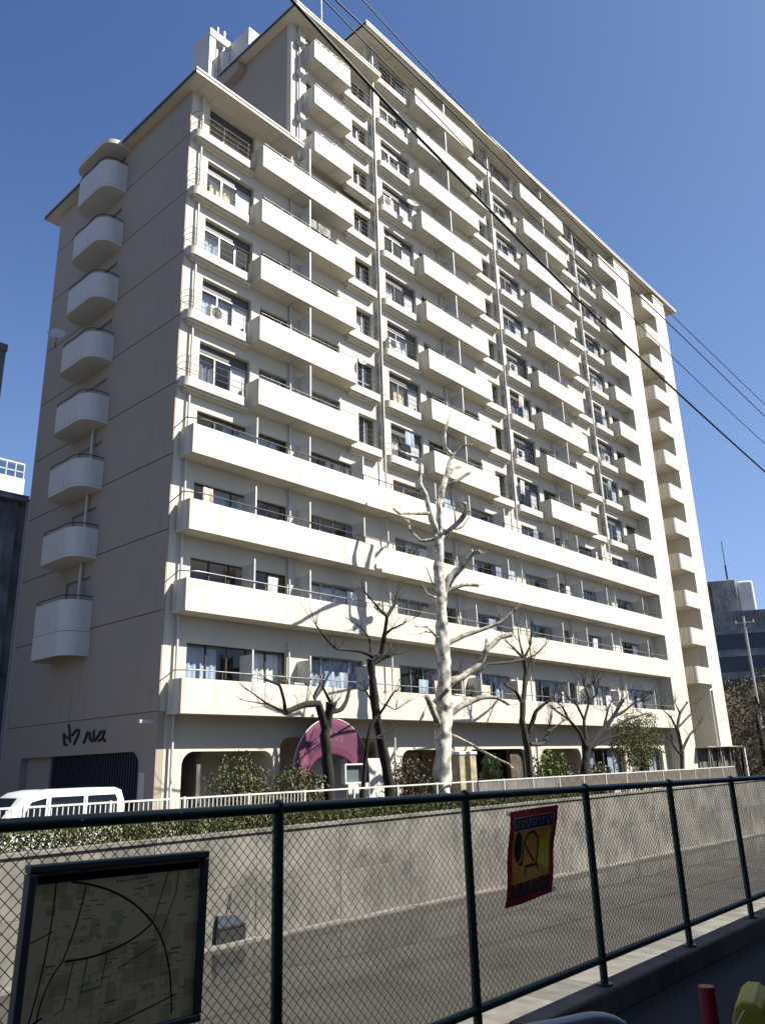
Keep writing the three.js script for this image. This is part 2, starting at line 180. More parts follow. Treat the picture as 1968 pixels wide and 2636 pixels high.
const TREES={"plane":[[[9.777,-0.4,3.4,0.337],[9.83,0.54,3.4,0.281],[10.03,2.32,3.4,0.266],[10.19,3.6,3.4,0.247],[10.32,5.26,3.4,0.229],[10.34,6.63,3.4,0.208],[10.37,7.82,3.4,0.187],[10.35,9.1,3.4,0.165],[10.47,10.37,3.4,0.143]],[[10.46,10.33,3.4,0.122],[10.19,11.01,3.31,0.11],[9.95,12.04,3.2,0.098],[9.8,12.57,3.07,0.086],[10.08,13.46,2.94,0.075],[10.1,13.82,2.8,0.062],[9.71,13.92,2.65,0.05],[9.33,14.02,2.5,0.037]],[[10.49,10.38,3.4,0.122],[10.53,11.66,3.45,0.111],[10.76,12.54,3.51,0.1],[11.11,13.39,3.58,0.088],[11.32,14.07,3.66,0.076],[10.8,14.22,3.73,0.063],[10.71,14.97,3.82,0.05],[11.18,15.99,3.9,0.038]],[[10.6,10.36,3.4,0.1],[11.18,10.89,3.72,0.09],[11.33,11.36,4.14,0.077],[10.73,11.53,4.6,0.064]],[[10.42,10.25,3.4,0.071],[9.56,10.07,3.13,0.056],[9.35,10.58,2.79,0.042],[9.77,11.06,2.4,0.029]],[[9.87,11.22,3.4,0.064],[8.39,10.85,3.61,0.052],[7.44,10.58,3.89,0.042],[6.79,10.54,4.2,0.032]],[[11.66,14.2,3.4,0.061],[12.06,14.67,3.7,0.046],[12.1,14.66,4.1,0.03]],[[11.32,13.18,3.4,0.06],[12.09,13.81,3.14,0.058],[13.03,14.24,2.8,0.055]],[[11.29,12.77,3.4,0.06],[11.45,12.9,3.66,0.056],[12.03,13.36,4.0,0.053]],[[11.47,10.87,3.4,0.037],[11.46,11.22,3.53,0.026],[11.2,11.51,3.7,0.015]],[[11.6,10.89,3.4,0.044],[11.92,11.01,3.53,0.03],[12.18,11.45,3.7,0.015]],[[10.37,7.82,3.4,0.167],[10.83,8.7,3.65,0.141],[11.16,9.13,3.97,0.114],[11.44,9.62,4.32,0.086],[11.4,9.61,4.7,0.057]],[[10.76,8.15,3.4,0.071],[11.49,8.43,3.66,0.064],[12.12,8.46,4.0,0.058]],[[10.05,7.77,3.4,0.041],[9.29,7.79,3.57,0.03],[8.82,7.96,3.8,0.02]],[[10.19,8.15,3.4,0.035],[10.1,8.46,3.18,0.024],[10.21,9.03,2.9,0.014]],[[10.68,6.04,3.4,0.103],[11.22,6.33,3.7,0.087],[12.14,6.65,4.1,0.071],[12.79,6.94,4.53,0.053],[13.31,7.51,5.0,0.036]],[[14.5,7.28,3.4,0.045],[14.33,7.63,3.5,0.023]],[[10.03,6.18,3.4,0.041],[8.93,6.43,3.79,0.026],[7.59,6.25,4.3,0.013]],[[9.72,6.36,3.4,0.027],[9.02,6.29,3.62,0.02],[8.26,6.09,3.9,0.013]],[[10.44,4.53,3.4,0.115],[11.26,4.76,3.56,0.107],[12.2,5.28,3.77,0.1],[12.37,5.83,4.0,0.09],[13.01,6.35,4.24,0.082],[13.54,6.52,4.5,0.072]],[[13.16,5.89,3.4,0.065],[13.78,6.49,3.1,0.052]],[[10.55,3.35,3.4,0.114],[11.22,3.69,3.59,0.097],[11.96,3.96,3.84,0.079],[12.65,3.97,4.11,0.061],[13.1,3.69,4.4,0.042]],[[9.77,2.95,3.4,0.111],[9.08,3.55,3.66,0.093],[8.48,3.82,4.0,0.076]],[[9.62,3.71,3.4,0.085],[9.87,4.2,3.9,0.072]],[[10.16,2.64,3.4,0.059],[10.67,2.44,3.67,0.053],[11.27,2.08,4.01,0.046],[11.83,1.71,4.39,0.04],[12.19,1.44,4.8,0.033]]],"dark":[[[7.534,-0.4,3.0,0.212],[7.39,0.93,3.0,0.177],[7.15,2.04,3.0,0.164],[6.84,3.23,3.0,0.151],[6.7,4.43,3.0,0.138],[6.62,5.17,3.0,0.125]],[[6.73,5.17,3.0,0.107],[7.09,5.38,3.1,0.091],[7.17,6.13,3.23,0.075],[7.13,6.68,3.38,0.059],[6.68,6.8,3.54,0.042],[5.74,7.29,3.7,0.025]],[[7.56,6.78,3.0,0.072],[8.33,7.44,2.78,0.064],[8.83,7.97,2.5,0.055]],[[7.43,6.12,3.0,0.058],[7.38,6.26,3.39,0.042],[7.44,6.39,3.9,0.025]],[[6.64,5.23,3.0,0.056],[6.85,5.97,2.74,0.038],[6.8,6.36,2.4,0.019]],[[6.69,5.3,3.0,0.075],[5.98,5.38,3.12,0.064],[5.3,5.35,3.27,0.053],[4.55,5.29,3.43,0.042],[3.89,5.53,3.61,0.032],[3.24,5.9,3.8,0.023]],[[6.83,3.08,3.0,0.055],[6.97,3.51,3.3,0.04],[7.01,3.96,3.7,0.025]],[[7.36,3.6,3.0,0.025],[7.77,3.43,3.09,0.019],[8.24,3.68,3.2,0.013]],[[6.63,4.98,3.0,0.087],[7.2,5.26,3.09,0.076],[7.41,5.33,3.2,0.064]],[[6.76,3.53,3.0,0.031],[6.51,4.07,2.83,0.022],[6.71,4.22,2.6,0.013]]],"thin":[[[5.722,-0.4,3.3,0.09],[5.76,0.72,3.3,0.075],[5.83,1.76,3.39,0.063],[5.8,2.21,3.52,0.05],[6.1,2.43,3.65,0.037],[7.02,2.83,3.8,0.024]],[[6.01,2.16,3.3,0.059],[6.14,2.73,3.34,0.054],[6.4,3.13,3.4,0.048]],[[6.48,2.44,3.3,0.03],[7.35,2.43,3.0,0.019]]],"fork":[[[4.378,-0.4,3.2,0.2],[4.32,0.93,3.2,0.167],[4.23,1.97,3.2,0.159],[4.16,2.55,3.2,0.15],[4.23,2.96,3.2,0.141]],[[4.16,2.78,3.2,0.134],[3.75,3.47,3.33,0.117],[3.06,3.44,3.51,0.098],[2.04,3.16,3.7,0.08]],[[2.47,3.2,3.2,0.064],[2.34,3.48,3.31,0.054],[2.02,3.97,3.45,0.044],[1.37,4.09,3.6,0.034]],[[2.47,3.2,3.2,0.052],[1.68,3.4,3.33,0.034],[0.89,3.72,3.5,0.017]],[[1.79,3.42,3.2,0.023],[1.43,3.43,3.29,0.017],[0.94,3.46,3.4,0.011]],[[4.26,2.78,3.2,0.147],[4.37,3.55,3.3,0.148]],[[4.42,3.26,3.2,0.092],[5.03,3.36,3.07,0.08],[5.48,3.68,2.89,0.066],[5.84,4.16,2.7,0.052]],[[4.47,3.5,3.2,0.056],[3.8,3.99,3.5,0.03]],[[3.91,3.43,3.2,0.037],[3.54,3.7,3.33,0.033],[3.63,4.02,3.5,0.03]],[[4.59,3.33,3.2,0.05],[4.98,3.6,2.9,0.038]]],"slim":[[[16.663,-0.4,2.9,0.19],[16.63,0.8,2.9,0.158],[16.56,2.06,2.9,0.144],[16.32,3.26,2.9,0.128],[16.55,4.14,2.9,0.114],[16.95,5.23,2.9,0.099],[16.86,5.96,2.9,0.083]],[[16.86,5.96,2.9,0.065],[15.9,6.22,3.12,0.045],[14.87,6.45,3.4,0.026]],[[16.86,5.96,2.9,0.055],[16.98,6.73,2.68,0.037],[17.36,7.56,2.4,0.019]],[[16.9,5.96,2.9,0.065],[17.12,6.5,3.12,0.042],[17.02,7.39,3.4,0.019]],[[16.93,5.87,2.9,0.055],[18.23,6.27,2.73,0.043],[19.51,6.83,2.5,0.03]],[[16.85,5.91,2.9,0.074],[15.42,5.66,3.06,0.059],[13.41,5.41,3.27,0.045],[12.68,5.09,3.5,0.033]],[[16.67,2.58,2.9,0.098],[17.02,3.61,3.2,0.077],[17.47,4.04,3.6,0.054]],[[16.78,2.23,2.9,0.089],[18.05,2.24,2.74,0.076],[19.02,2.79,2.53,0.063],[19.82,3.55,2.3,0.048]],[[16.42,3.96,2.9,0.09],[15.58,4.43,3.16,0.066],[14.31,4.6,3.5,0.043]],[[16.78,4.86,2.9,0.064],[17.73,5.39,2.73,0.047],[18.37,6.02,2.5,0.029]],[[18.4,2.76,2.9,0.046],[20.11,3.25,2.7,0.019]],[[17.02,5.33,2.9,0.046],[17.31,5.89,2.99,0.033],[17.14,6.51,3.1,0.019]]],"spread":[[[21.008,-0.4,3.0,0.23],[21.15,0.66,3.0,0.192],[21.37,1.48,3.0,0.184],[21.63,2.13,3.0,0.176]],[[21.55,2.03,3.0,0.098],[20.68,2.77,3.19,0.077],[19.41,3.29,3.43,0.056],[17.76,3.68,3.7,0.036]],[[20.17,3.33,3.0,0.058],[19.48,3.86,3.13,0.038],[18.85,4.02,3.3,0.019]],[[21.59,2.13,3.0,0.088],[21.91,3.28,2.84,0.073],[23.04,4.3,2.63,0.058],[23.12,5.13,2.4,0.042]],[[22.32,4.15,3.0,0.06],[23.03,4.67,3.13,0.046],[22.37,5.02,3.3,0.03]],[[21.75,2.03,3.0,0.137],[23.24,2.89,3.13,0.121],[24.02,3.49,3.31,0.103],[24.98,4.36,3.5,0.084]],[[24.64,3.52,3.0,0.084],[25.71,3.84,3.13,0.067],[26.65,4.28,3.31,0.05],[27.0,4.38,3.5,0.033]],[[23.25,2.75,3.0,0.081],[25.68,3.24,2.84,0.067],[27.63,3.6,2.63,0.052],[29.58,3.82,2.4,0.034]],[[22.05,2.03,3.0,0.079],[22.97,2.4,3.21,0.063],[23.97,2.59,3.49,0.047],[25.17,2.7,3.8,0.031]],[[21.64,3.36,3.0,0.069],[20.77,3.99,3.17,0.049],[19.65,4.22,3.4,0.029]],[[23.5,2.9,3.0,0.071],[24.59,3.84,2.78,0.052],[25.73,4.41,2.5,0.032]]],"twiggy":[[[32.607,-0.4,2.8,0.155],[32.73,0.29,2.8,0.129],[33.25,1.75,2.8,0.11],[33.06,3.12,2.8,0.09],[33.74,3.96,2.8,0.07],[35.06,4.65,2.8,0.05]],[[33.1,1.75,2.8,0.095],[34.09,2.66,3.02,0.067],[35.2,3.36,3.3,0.037]],[[33.07,2.89,2.8,0.084],[31.91,3.67,2.97,0.053],[30.41,4.07,3.2,0.023]],[[33.15,3.13,2.8,0.072],[35.88,4.02,2.63,0.05],[36.97,4.56,2.4,0.026]],[[33.74,3.96,2.8,0.061],[32.71,4.5,3.0,0.024]],[[33.11,1.52,2.8,0.083],[32.62,2.21,2.58,0.059],[33.23,2.92,2.3,0.036]]],"right":[[[50.029,-0.4,2.0,0.234],[49.97,1.45,2.0,0.195],[49.89,2.7,2.0,0.163],[49.82,3.96,2.0,0.131],[50.73,4.79,2.0,0.1],[50.2,5.67,2.0,0.067]],[[49.9,3.88,2.0,0.082],[50.63,4.76,2.35,0.058],[50.53,5.37,2.8,0.033]],[[50.19,4.21,2.0,0.066],[50.43,5.53,1.74,0.046],[51.24,6.08,1.4,0.026]],[[49.89,2.7,2.0,0.049],[47.18,3.05,2.4,0.016]],[[50.13,1.76,2.0,0.073],[48.51,1.98,2.4,0.056]]]};
const CABLES=[[[-10.21,9.38,17.6],[-10.02,9.33,17.6],[-8.41,8.99,17.6],[-7.05,8.78,17.6],[-4.23,8.36,17.6],[-1.68,8.12,17.6],[4.3,7.66,17.6],[7.73,7.46,17.6]],[[-10.0,9.08,18.0],[-7.58,8.8,18.0],[-5.43,8.53,18.0],[-1.61,8.18,18.0],[3.16,7.9,18.0],[6.47,7.81,18.0]],[[-9.63,9.57,17.8],[-7.24,9.49,17.8],[-4.39,9.31,17.8],[-0.8,9.2,17.8],[4.38,9.0,17.8],[7.98,8.94,17.8]],[[-8.75,10.69,17.4],[-6.61,10.44,17.4],[-3.49,10.24,17.4],[0.47,10.17,17.4],[6.2,10.04,17.4],[10.19,10.02,17.4]]];
const GLYPHS=[[[[-0.03,2.96,-5.98],[-0.03,2.59,-5.85],[-0.03,2.57,-5.7]],[[-0.03,2.89,-5.9],[-0.03,2.79,-5.62]],[[-0.03,3.26,-5.66],[-0.03,3.06,-5.56],[-0.03,2.68,-5.46]]],[[[-0.03,2.89,-5.33],[-0.03,3.05,-5.08],[-0.03,3.03,-4.88],[-0.03,2.91,-4.89],[-0.03,2.58,-5.15]]],[[[-0.03,2.91,-4.3],[-0.03,2.76,-4.36],[-0.03,2.6,-4.47]],[[-0.03,2.93,-4.29],[-0.03,2.89,-4.11]],[[-0.03,2.89,-4.11],[-0.03,2.72,-4.08],[-0.03,2.63,-3.95],[-0.03,2.65,-3.7],[-0.03,2.82,-3.47],[-0.03,2.91,-3.4],[-0.03,2.91,-3.12],[-0.03,2.69,-3.25],[-0.03,2.62,-3.47]],[[-0.03,2.96,-3.85],[-0.03,2.64,-3.81]],[[-0.03,2.69,-3.23],[-0.03,2.6,-3.06]]]];
// ---------- apartment building ----------
const lev = n => n === 2 ? 3.37 : 6.60 + 2.75 * (n - 3);
const top = n => n === 2 ? 6.60 : n === 10 ? lev(11) : lev(n) + 2.75;
const B = thing('apartment_building', 'cream high-rise apartment block with stacked balconies and a taupe end wall', 'building');
const BAY = 10.7, X0 = [0, 10.7, 21.4, 32.1];
{ // cores, floor slabs
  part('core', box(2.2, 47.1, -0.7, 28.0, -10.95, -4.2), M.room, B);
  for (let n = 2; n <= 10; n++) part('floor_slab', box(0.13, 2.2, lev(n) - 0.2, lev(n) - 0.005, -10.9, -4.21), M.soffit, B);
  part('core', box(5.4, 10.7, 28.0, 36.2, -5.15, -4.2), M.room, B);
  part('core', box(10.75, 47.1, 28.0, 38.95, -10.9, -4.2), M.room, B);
  for (let n = 2; n <= 14; n++) {
    const x0 = n <= 10 ? 0.1 : n <= 13 ? 5.4 : 10.75;
    part('floor_slab', box(x0, 40.3, lev(n) - 0.2, lev(n) - 0.005, -4.2, -0.3), M.soffit, B);
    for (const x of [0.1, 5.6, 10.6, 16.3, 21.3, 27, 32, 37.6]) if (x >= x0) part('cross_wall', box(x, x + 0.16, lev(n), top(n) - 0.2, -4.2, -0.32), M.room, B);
  }
}
// windows: frame mesh with panes, curtain and shutter box below it
const curts = [M.curtW, M.curtB, M.curtY, M.curtD, M.curtW, M.curtB];
function curtainGeo(w, h) { const n = Math.max(6, Math.round(w / 0.07)), g = new THREE.PlaneGeometry(w, h, n, 1), p = g.attributes.position; for (let i = 0; i < p.count; i++) p.setZ(i, 0.035 * Math.sin((i % (n + 1)) * 1.9) + 0.012 * Math.sin((i % (n + 1)) * 0.7)); g.computeVertexNormals(); g.translate(w / 2, h / 2, 0); return g; }
function windowAt(parent, w, h, n, pos, o = {}) {
  const fm = o.frame || M.alu, key = `win${w.toFixed(2)}_${h.toFixed(2)}_${n}_${o.mid ? 1 : 0}`, f = 0.045;
  const g = cached(key + fm.id, () => { const gs = [box(0, w, 0, f, -0.05, 0.03), box(0, w, h - f, h, -0.05, 0.03), box(0, f, f, h - f, -0.05, 0.03), box(w - f, w, f, h - f, -0.05, 0.03)]; for (let i = 1; i < n; i++) { const x = w * i / n, z = i % 2 ? 0 : -0.02; gs.push(box(x - 0.03, x + 0.03, f, h - f, -0.04 + z, 0.02 + z)); } if (o.mid) gs.push(box(f, w - f, h * 0.42, h * 0.42 + 0.04, -0.03, 0.012)); return gs; }, fm);
  const W = new THREE.Mesh(g, fm); W.name = 'window'; W.castShadow = W.receiveShadow = true; W.position.set(...pos); if (o.turn) W.rotation.y = o.turn; parent.add(W);
  for (let i = 0; i < n; i++) {
    if (o.open === i) continue;
    const solid = o.solid && o.solid.includes(i), pw = w / n - 0.02;
    const pg = cached(`pane${pw.toFixed(2)}_${h.toFixed(2)}`, () => { const q = new THREE.PlaneGeometry(pw, h - 2 * f); q.translate(pw / 2, h / 2, 0); return q; }, M.glass);
    const pn = new THREE.Mesh(pg, solid ? M.frosted : M.glass); pn.name = solid ? 'panel' : 'pane'; pn.castShadow = pn.receiveShadow = true; pn.position.set(w * i / n + 0.01, 0, -0.01 - (i % 2 ? 0 : 0.02)); pn.rotation.y = rr(-0.006, 0.006); W.add(pn);
  }
  if (o.curtain !== false) {
    const nc = o.curtain || (rnd() < 0.35 ? 2 : 1);
    for (let k = 0; k < nc; k++) { const r = rnd(); if (r < 0.25) continue; const cw = w * (nc === 2 ? 0.3 : rr(0.3, 0.85)); const cx = nc === 2 ? k * (w - cw - 0.1) + 0.05 : rr(0.05, w - cw - 0.05); const q = Math.round(cw * 5) / 5; const cg = cached(`cur${q.toFixed(1)}_${h.toFixed(2)}`, () => curtainGeo(q, h - 0.1), M.curtW); const cu = new THREE.Mesh(cg, curts[Math.floor(rnd() * curts.length)]); cu.name = 'curtain'; cu.castShadow = cu.receiveShadow = true; cu.position.set(cx, 0.02, -0.22); W.add(cu); }
  }
  if (o.box) { const bg = cached(`sb${w.toFixed(2)}_${o.box}`, () => [box(0.01, w - 0.01, h, h + o.box - 0.01, -0.12, -0.02), ...[0.25, 0.5, 0.75].map(k => box(0.01, w - 0.01, h + o.box * k - 0.004, h + o.box * k + 0.004, -0.02, -0.012))], M.shutter); const s = new THREE.Mesh(bg, M.shutter); s.name = 'shutter_box'; s.castShadow = s.receiveShadow = true; W.add(s); }
  return W;
}
const HU = [[0.93, 3.3, 0.12, 2.05], [3.75, 5.3, 0.1, 1.98], [6.3, 8.3, 0.1, 1.98], [9.45, 10.62, 0.12, 1.85]];
const HB = [[0.95, 5.3, 0.1, 1.95], [6.4, 9.45, 0.1, 1.95]];
const wallMats = [M.creamwall, M.creamwall2, M.wallc];
seed(99);
for (let b = 0; b < 4; b++) for (let n = 2; n <= (b === 0 ? 13 : 14); n++) {
  const L = lev(n), H = (n === 10 && b === 0) ? 28.05 - L : n === 14 ? 39.05 - L : top(n) - L;
  const lo = b === 0 && n > 10 ? 5.33 : b === 0 ? 0.06 : 0, hi = b === 3 ? 5.8 : BAY;
  const hs = (n <= 5 ? HB.map(h => n === 2 ? [h[0], h[1], h[2], 2.25] : h) : HU).filter(h => h[1] <= hi && h[0] >= lo + 0.2);
  const hh = n === 13 && b === 0 ? 36.2 - L : H;
  const m = wallMats[(n * 2 + b) % 3], key = `panel${lo}_${hi}_${hh.toFixed(2)}_${n <= 5}_${n === 2}_${m.id}`;
  const g = cached(key, () => extr(rect(lo, hi, 0, hh), 0.3, hs.map(h => rect(...h))).translate(0, 0, -0.3), m);
  const P = new THREE.Mesh(g, m); P.name = 'wall_panel'; P.castShadow = P.receiveShadow = true; P.position.set(X0[b], L, 0); B.add(P);
  for (const h of hs) {
    const w = h[1] - h[0], ht = h[3] - h[2], sb = n > 5 && h[0] < 1 ? 0.42 : 0;
    const cnt = w > 4 ? 5 : w > 2.9 ? 4 : w > 2.1 ? 3 : w > 1.3 ? 2 : 2;
    const solid = n > 5 && h[0] < 1 && rnd() < 0.75 ? [2] : [];
    windowAt(B, w - 0.01, ht - sb, cnt, [X0[b] + h[0] + 0.005, L + h[2], h[0] > 9 ? -0.24 : -0.16], { box: sb, solid, frame: rnd() < 0.3 ? M.bronze : M.alu, mid: n === 2 || rnd() < 0.15 });
  }
}
// end wall: one panel per storey with open joints
function endShape(d0, d1, h, holes) { const g = extr(rect(d0, d1, 0, h), 0.06, holes); g.rotateY(Math.PI / 2); return g; }
part('wall_backing', box(0.06, 0.12, 3.33, 28.0, -11, -0.32), M.taupe, B);
for (let n = 2; n <= 10; n++) {
  const L = lev(n), H = (n === 10 ? 28.05 : top(n)) - L, hole = n >= 3 ? [rect(5.0, 6.9, 0.1, 2.0)] : [];
  part('end_panel', endShape(0.001, 11, H - 0.045, hole).translate(0, 0.022, 0), M.taupe, B, [0, L, 0]);
  if (n >= 3) windowAt(B, 1.88, 1.88, 2, [0.05, L + 0.13, -6.89], { turn: -Math.PI / 2, frame: M.alu });
}
{ // ground storey end wall with wide opening
  const s = new THREE.Shape([[0.001, -0.7], [0.93, -0.7], [0.93, 1.7]].map(p => new THREE.Vector2(...p)));
  s.absarc(1.43, 1.7, 0.5, Math.PI, Math.PI / 2, true); s.lineTo(9.27, 2.2); s.lineTo(9.27, -0.7); s.lineTo(11, -0.7); s.lineTo(11, 3.36); s.lineTo(0.001, 3.36); s.closePath();
  const g = new THREE.ExtrudeGeometry(s, { depth: 0.25, bevelEnabled: false }); g.rotateY(Math.PI / 2); part('end_panel', g, M.taupe, B);
  const ribs = []; for (let d = 0.95; d < 7.35; d += 0.16) ribs.push(box(0.3, 0.35, -0.7, 2.25, -d - 0.1, -d)); ribs.push(box(0.35, 0.4, -0.7, 2.25, -7.35, -0.9)); part('garage_shutter', ribs, M.navy, B);
  part('garage_wall', box(0.26, 0.4, -0.7, 2.3, -9.4, -7.36), M.taupe, B);
  part('garage_ceiling', box(0.25, 4, 2.2, 2.3, -9.4, -0.6), M.taupe, B);
  part('notice_plate', box(-0.03, -0.002, 0.75, 1.55, -0.85, -0.5), M.offwhite, B);
  part('wall_lamp', [rbox(-0.5, -0.05, 3.0, 3.12, -0.32, -0.2, 0.03, 2), box(-0.06, 0, 2.98, 3.14, -0.34, -0.18)], M.offwhite, B);
  part('rain_pipe', rod([0.12, -0.7, -11.12], [0.12, 27.9, -11.12], 0.09, 8), M.pipe, B);
}
for (const gl of GLYPHS) part('sign_letter', gl.flatMap(st => { const r = 0.045, out = []; for (let i = 0; i + 1 < st.length; i++) out.push(rod(st[i], st[i + 1], r, 6)); for (const p of st) out.push(new THREE.SphereGeometry(r, 6, 5).translate(...p)); return out; }), M.black, B).userData.label = 'black metal letter fixed to the taupe end wall';
// end balconies with rounded corners
function roundedPlan(d0, d1, p, r) { const s = new THREE.Shape(); s.moveTo(d0, 0); s.lineTo(d0, p - r); s.absarc(d0 + r, p - r, r, Math.PI, Math.PI / 2, true); s.lineTo(d1 - r, p); s.absarc(d1 - r, p - r, r, Math.PI / 2, 0, true); s.lineTo(d1, 0); return s; }
function planExtrude(shape, y0, y1) { const g = new THREE.ExtrudeGeometry(shape, { depth: y1 - y0, bevelEnabled: false, curveSegments: 10 }); g.rotateX(-Math.PI / 2); g.rotateY(Math.PI / 2); g.translate(0, y0, 0); return g; } // (d, p) -> x=-p, z=-d
function ringPlan(d0, d1, p, r, t) { const s = roundedPlan(d0, d1, p, r); const pts = s.getPoints(10), inn = roundedPlan(d0 + t, d1 - t, p - t, r - t).getPoints(10).reverse(); return new THREE.Shape([...pts, ...inn]); }
for (let n = 3; n <= 10; n++) {
  const L = lev(n), low = n === 3;
  const sl = part('end_balcony', planExtrude(roundedPlan(4.72, 7.55, 1.0, 0.6), -0.12, 0.0), M.white, B, [0, L, 0]);
  part('parapet', planExtrude(ringPlan(4.71, 7.56, 1.01, 0.61, 0.1), 0.004, n === 10 ? 1.25 : 1.02), M.white, sl);
  if (low) part('apron', planExtrude(ringPlan(4.71, 7.56, 1.01, 0.61, 0.1), -1.0, -0.14), M.white, sl);
  part('handrail', tube([[0, 1.18, -4.76], [-0.5, 1.18, -4.77], [-0.93, 1.18, -5.05], [-0.96, 1.18, -6.1], [-0.93, 1.18, -7.2], [-0.5, 1.18, -7.5], [0, 1.18, -7.5]].map(p => [p[0], p[1] + (n === 10 ? 0.22 : 0), p[2]]), 0.02, 6, 30), M.darkmetal, sl);
  if (n < 6) part('drain_pipe', rod([-0.12, 1.0, -5.6], [-0.12, 2.62, -5.6], 0.05, 7), M.pipe, sl);
}
{ const c = part('end_canopy', planExtrude(roundedPlan(4.6, 7.7, 1.08, 0.6), 27.9, 28.12), M.white, B); }
// fronts: balconies
function railCurve(L, x, xe, s, z = 0.34) { return [0.5, 0.75, 1.02].map(h => tube([[x, L + h, 0.01], [x + s * 0.01, L + h, z * 0.55], [x + s * 0.09, L + h, z * 0.95], [x + s * 0.3, L + h, z], [(x + xe) / 2, L + h, z], [xe, L + h, z]], 0.011, 5, 20)); }
function smallBalcony(b, n, x0, x1, side) {
  const L = lev(n), X = X0[b];
  const g = cached(`small${x0}_${x1}_${side}`, () => {
    const s = new THREE.Shape(); const r = 0.28;
    if (side < 0) { s.moveTo(x0, -0.005); s.lineTo(x0, -0.06); s.absarc(x0 + r, -0.09, r, Math.PI, Math.PI * 1.5, false); s.lineTo(x1, -0.37); s.lineTo(x1, -0.005); } else { s.moveTo(x0, -0.005); s.lineTo(x0, -0.37); s.lineTo(x1, -0.37); s.lineTo(x1, -0.005); }
    const a = new THREE.ExtrudeGeometry(s, { depth: 0.36, bevelEnabled: false, curveSegments: 8 }); a.rotateX(-Math.PI / 2); a.scale(1, 1, 1); a.translate(0, -0.15, 0);
    return [a, box(x0 + 0.1, x1 + (side < 0 ? 0.3 : -0.02), -0.23, -0.152, 0.002, 0.28), box(x0 + 0.14, x1 + (side < 0 ? 0.3 : -0.02), -0.3, -0.232, 0.002, 0.16)];
  }, M.cream);
  const o = new THREE.Mesh(g, M.cream); o.name = 'small_balcony'; o.castShadow = o.receiveShadow = true; o.position.set(X, L, 0); B.add(o);
  const rg = cached(`rail${x0}_${x1}_${side}`, () => { const c = side < 0 ? railCurve(0, x0 - 0.02, x1, 1) : railCurve(0, x1 + 0.06, x0, -1); for (const px of [x0 + 0.16, (x0 + x1) / 2, x1 - 0.1]) c.push(rod([px, 0.2, 0.34], [px, 1.02, 0.34], 0.012, 5)); return c; }, M.darkmetal);
  const ra = new THREE.Mesh(rg, M.darkmetal); ra.name = 'railing'; ra.castShadow = ra.receiveShadow = true; o.add(ra);
}
function shortBalcony(b, n, x0, x1, endWall) {
  const L = lev(n), X = X0[b], m = n > 9 ? M.cream2 : M.cream;
  const g = cached(`short${x0}_${x1}`, () => [box(x0, x1, -0.1, 0.0, 0.002, 0.815)], m);
  const o = new THREE.Mesh(g, m); o.name = 'balcony'; o.castShadow = o.receiveShadow = true; o.position.set(X, L, 0); B.add(o);
  const pg = cached(`shortp${x0}_${x1}_${m.id}`, () => [rbox(x0, x1, 0.003, 1.0, 0.7, 0.8, 0.012, 1), box(x0 + 0.002, x0 + 0.1, 0.003, 0.997, 0.002, 0.69), ...(endWall ? [] : [box(x1 - 0.1, x1 - 0.002, 0.003, 0.997, 0.002, 0.69)])], m);
  const p = new THREE.Mesh(pg, m); p.name = 'parapet'; p.castShadow = p.receiveShadow = true; o.add(p);
  const mid = x0 + 2.75;
  if (x1 - x0 > 4) { const d = part('partition', cached('parti', () => [box(-0.02, 0.02, 0.05, 2.25, 0.03, 0.68), box(-0.035, 0.035, 0.0, 2.6, 0.68, 0.74)], M.offwhite), M.offwhite, o, [mid, 0, 0]); part('drain_pipe', cached('bdrain', () => rod([0, 0, 0.09], [0, 2.62, 0.09], 0.045, 7), M.pipe), M.pipe, o, [mid - 0.55, 0, 0]); }
  part('handrail', cached(`hr${x0}_${x1}`, () => [rod([x0 + 0.1, 1.16, 0.75], [x1 - 0.05, 1.16, 0.75], 0.016, 5), ...[0.2, 0.5, 0.8].map(k => rod([x0 + (x1 - x0) * k, 0.98, 0.75], [x0 + (x1 - x0) * k, 1.16, 0.75], 0.012, 5))], M.alu), M.alu, o);
}
for (let b = 0; b < 4; b++) for (let n = 6; n <= (b === 0 ? 13 : 14); n++) {
  if (b === 0 && n > 10) { shortBalcony(b, n, 6.1, 8.57); smallBalcony(b, n, 8.6, 10.6, 1); continue; }
  smallBalcony(b, n, b === 0 ? 0.1 : 0.42, 2.77, -1);
  if (b < 3) { shortBalcony(b, n, 3.11, 8.57); smallBalcony(b, n, 8.6, 10.55, 1); } else shortBalcony(b, n, 3.11, 5.79, true);
}
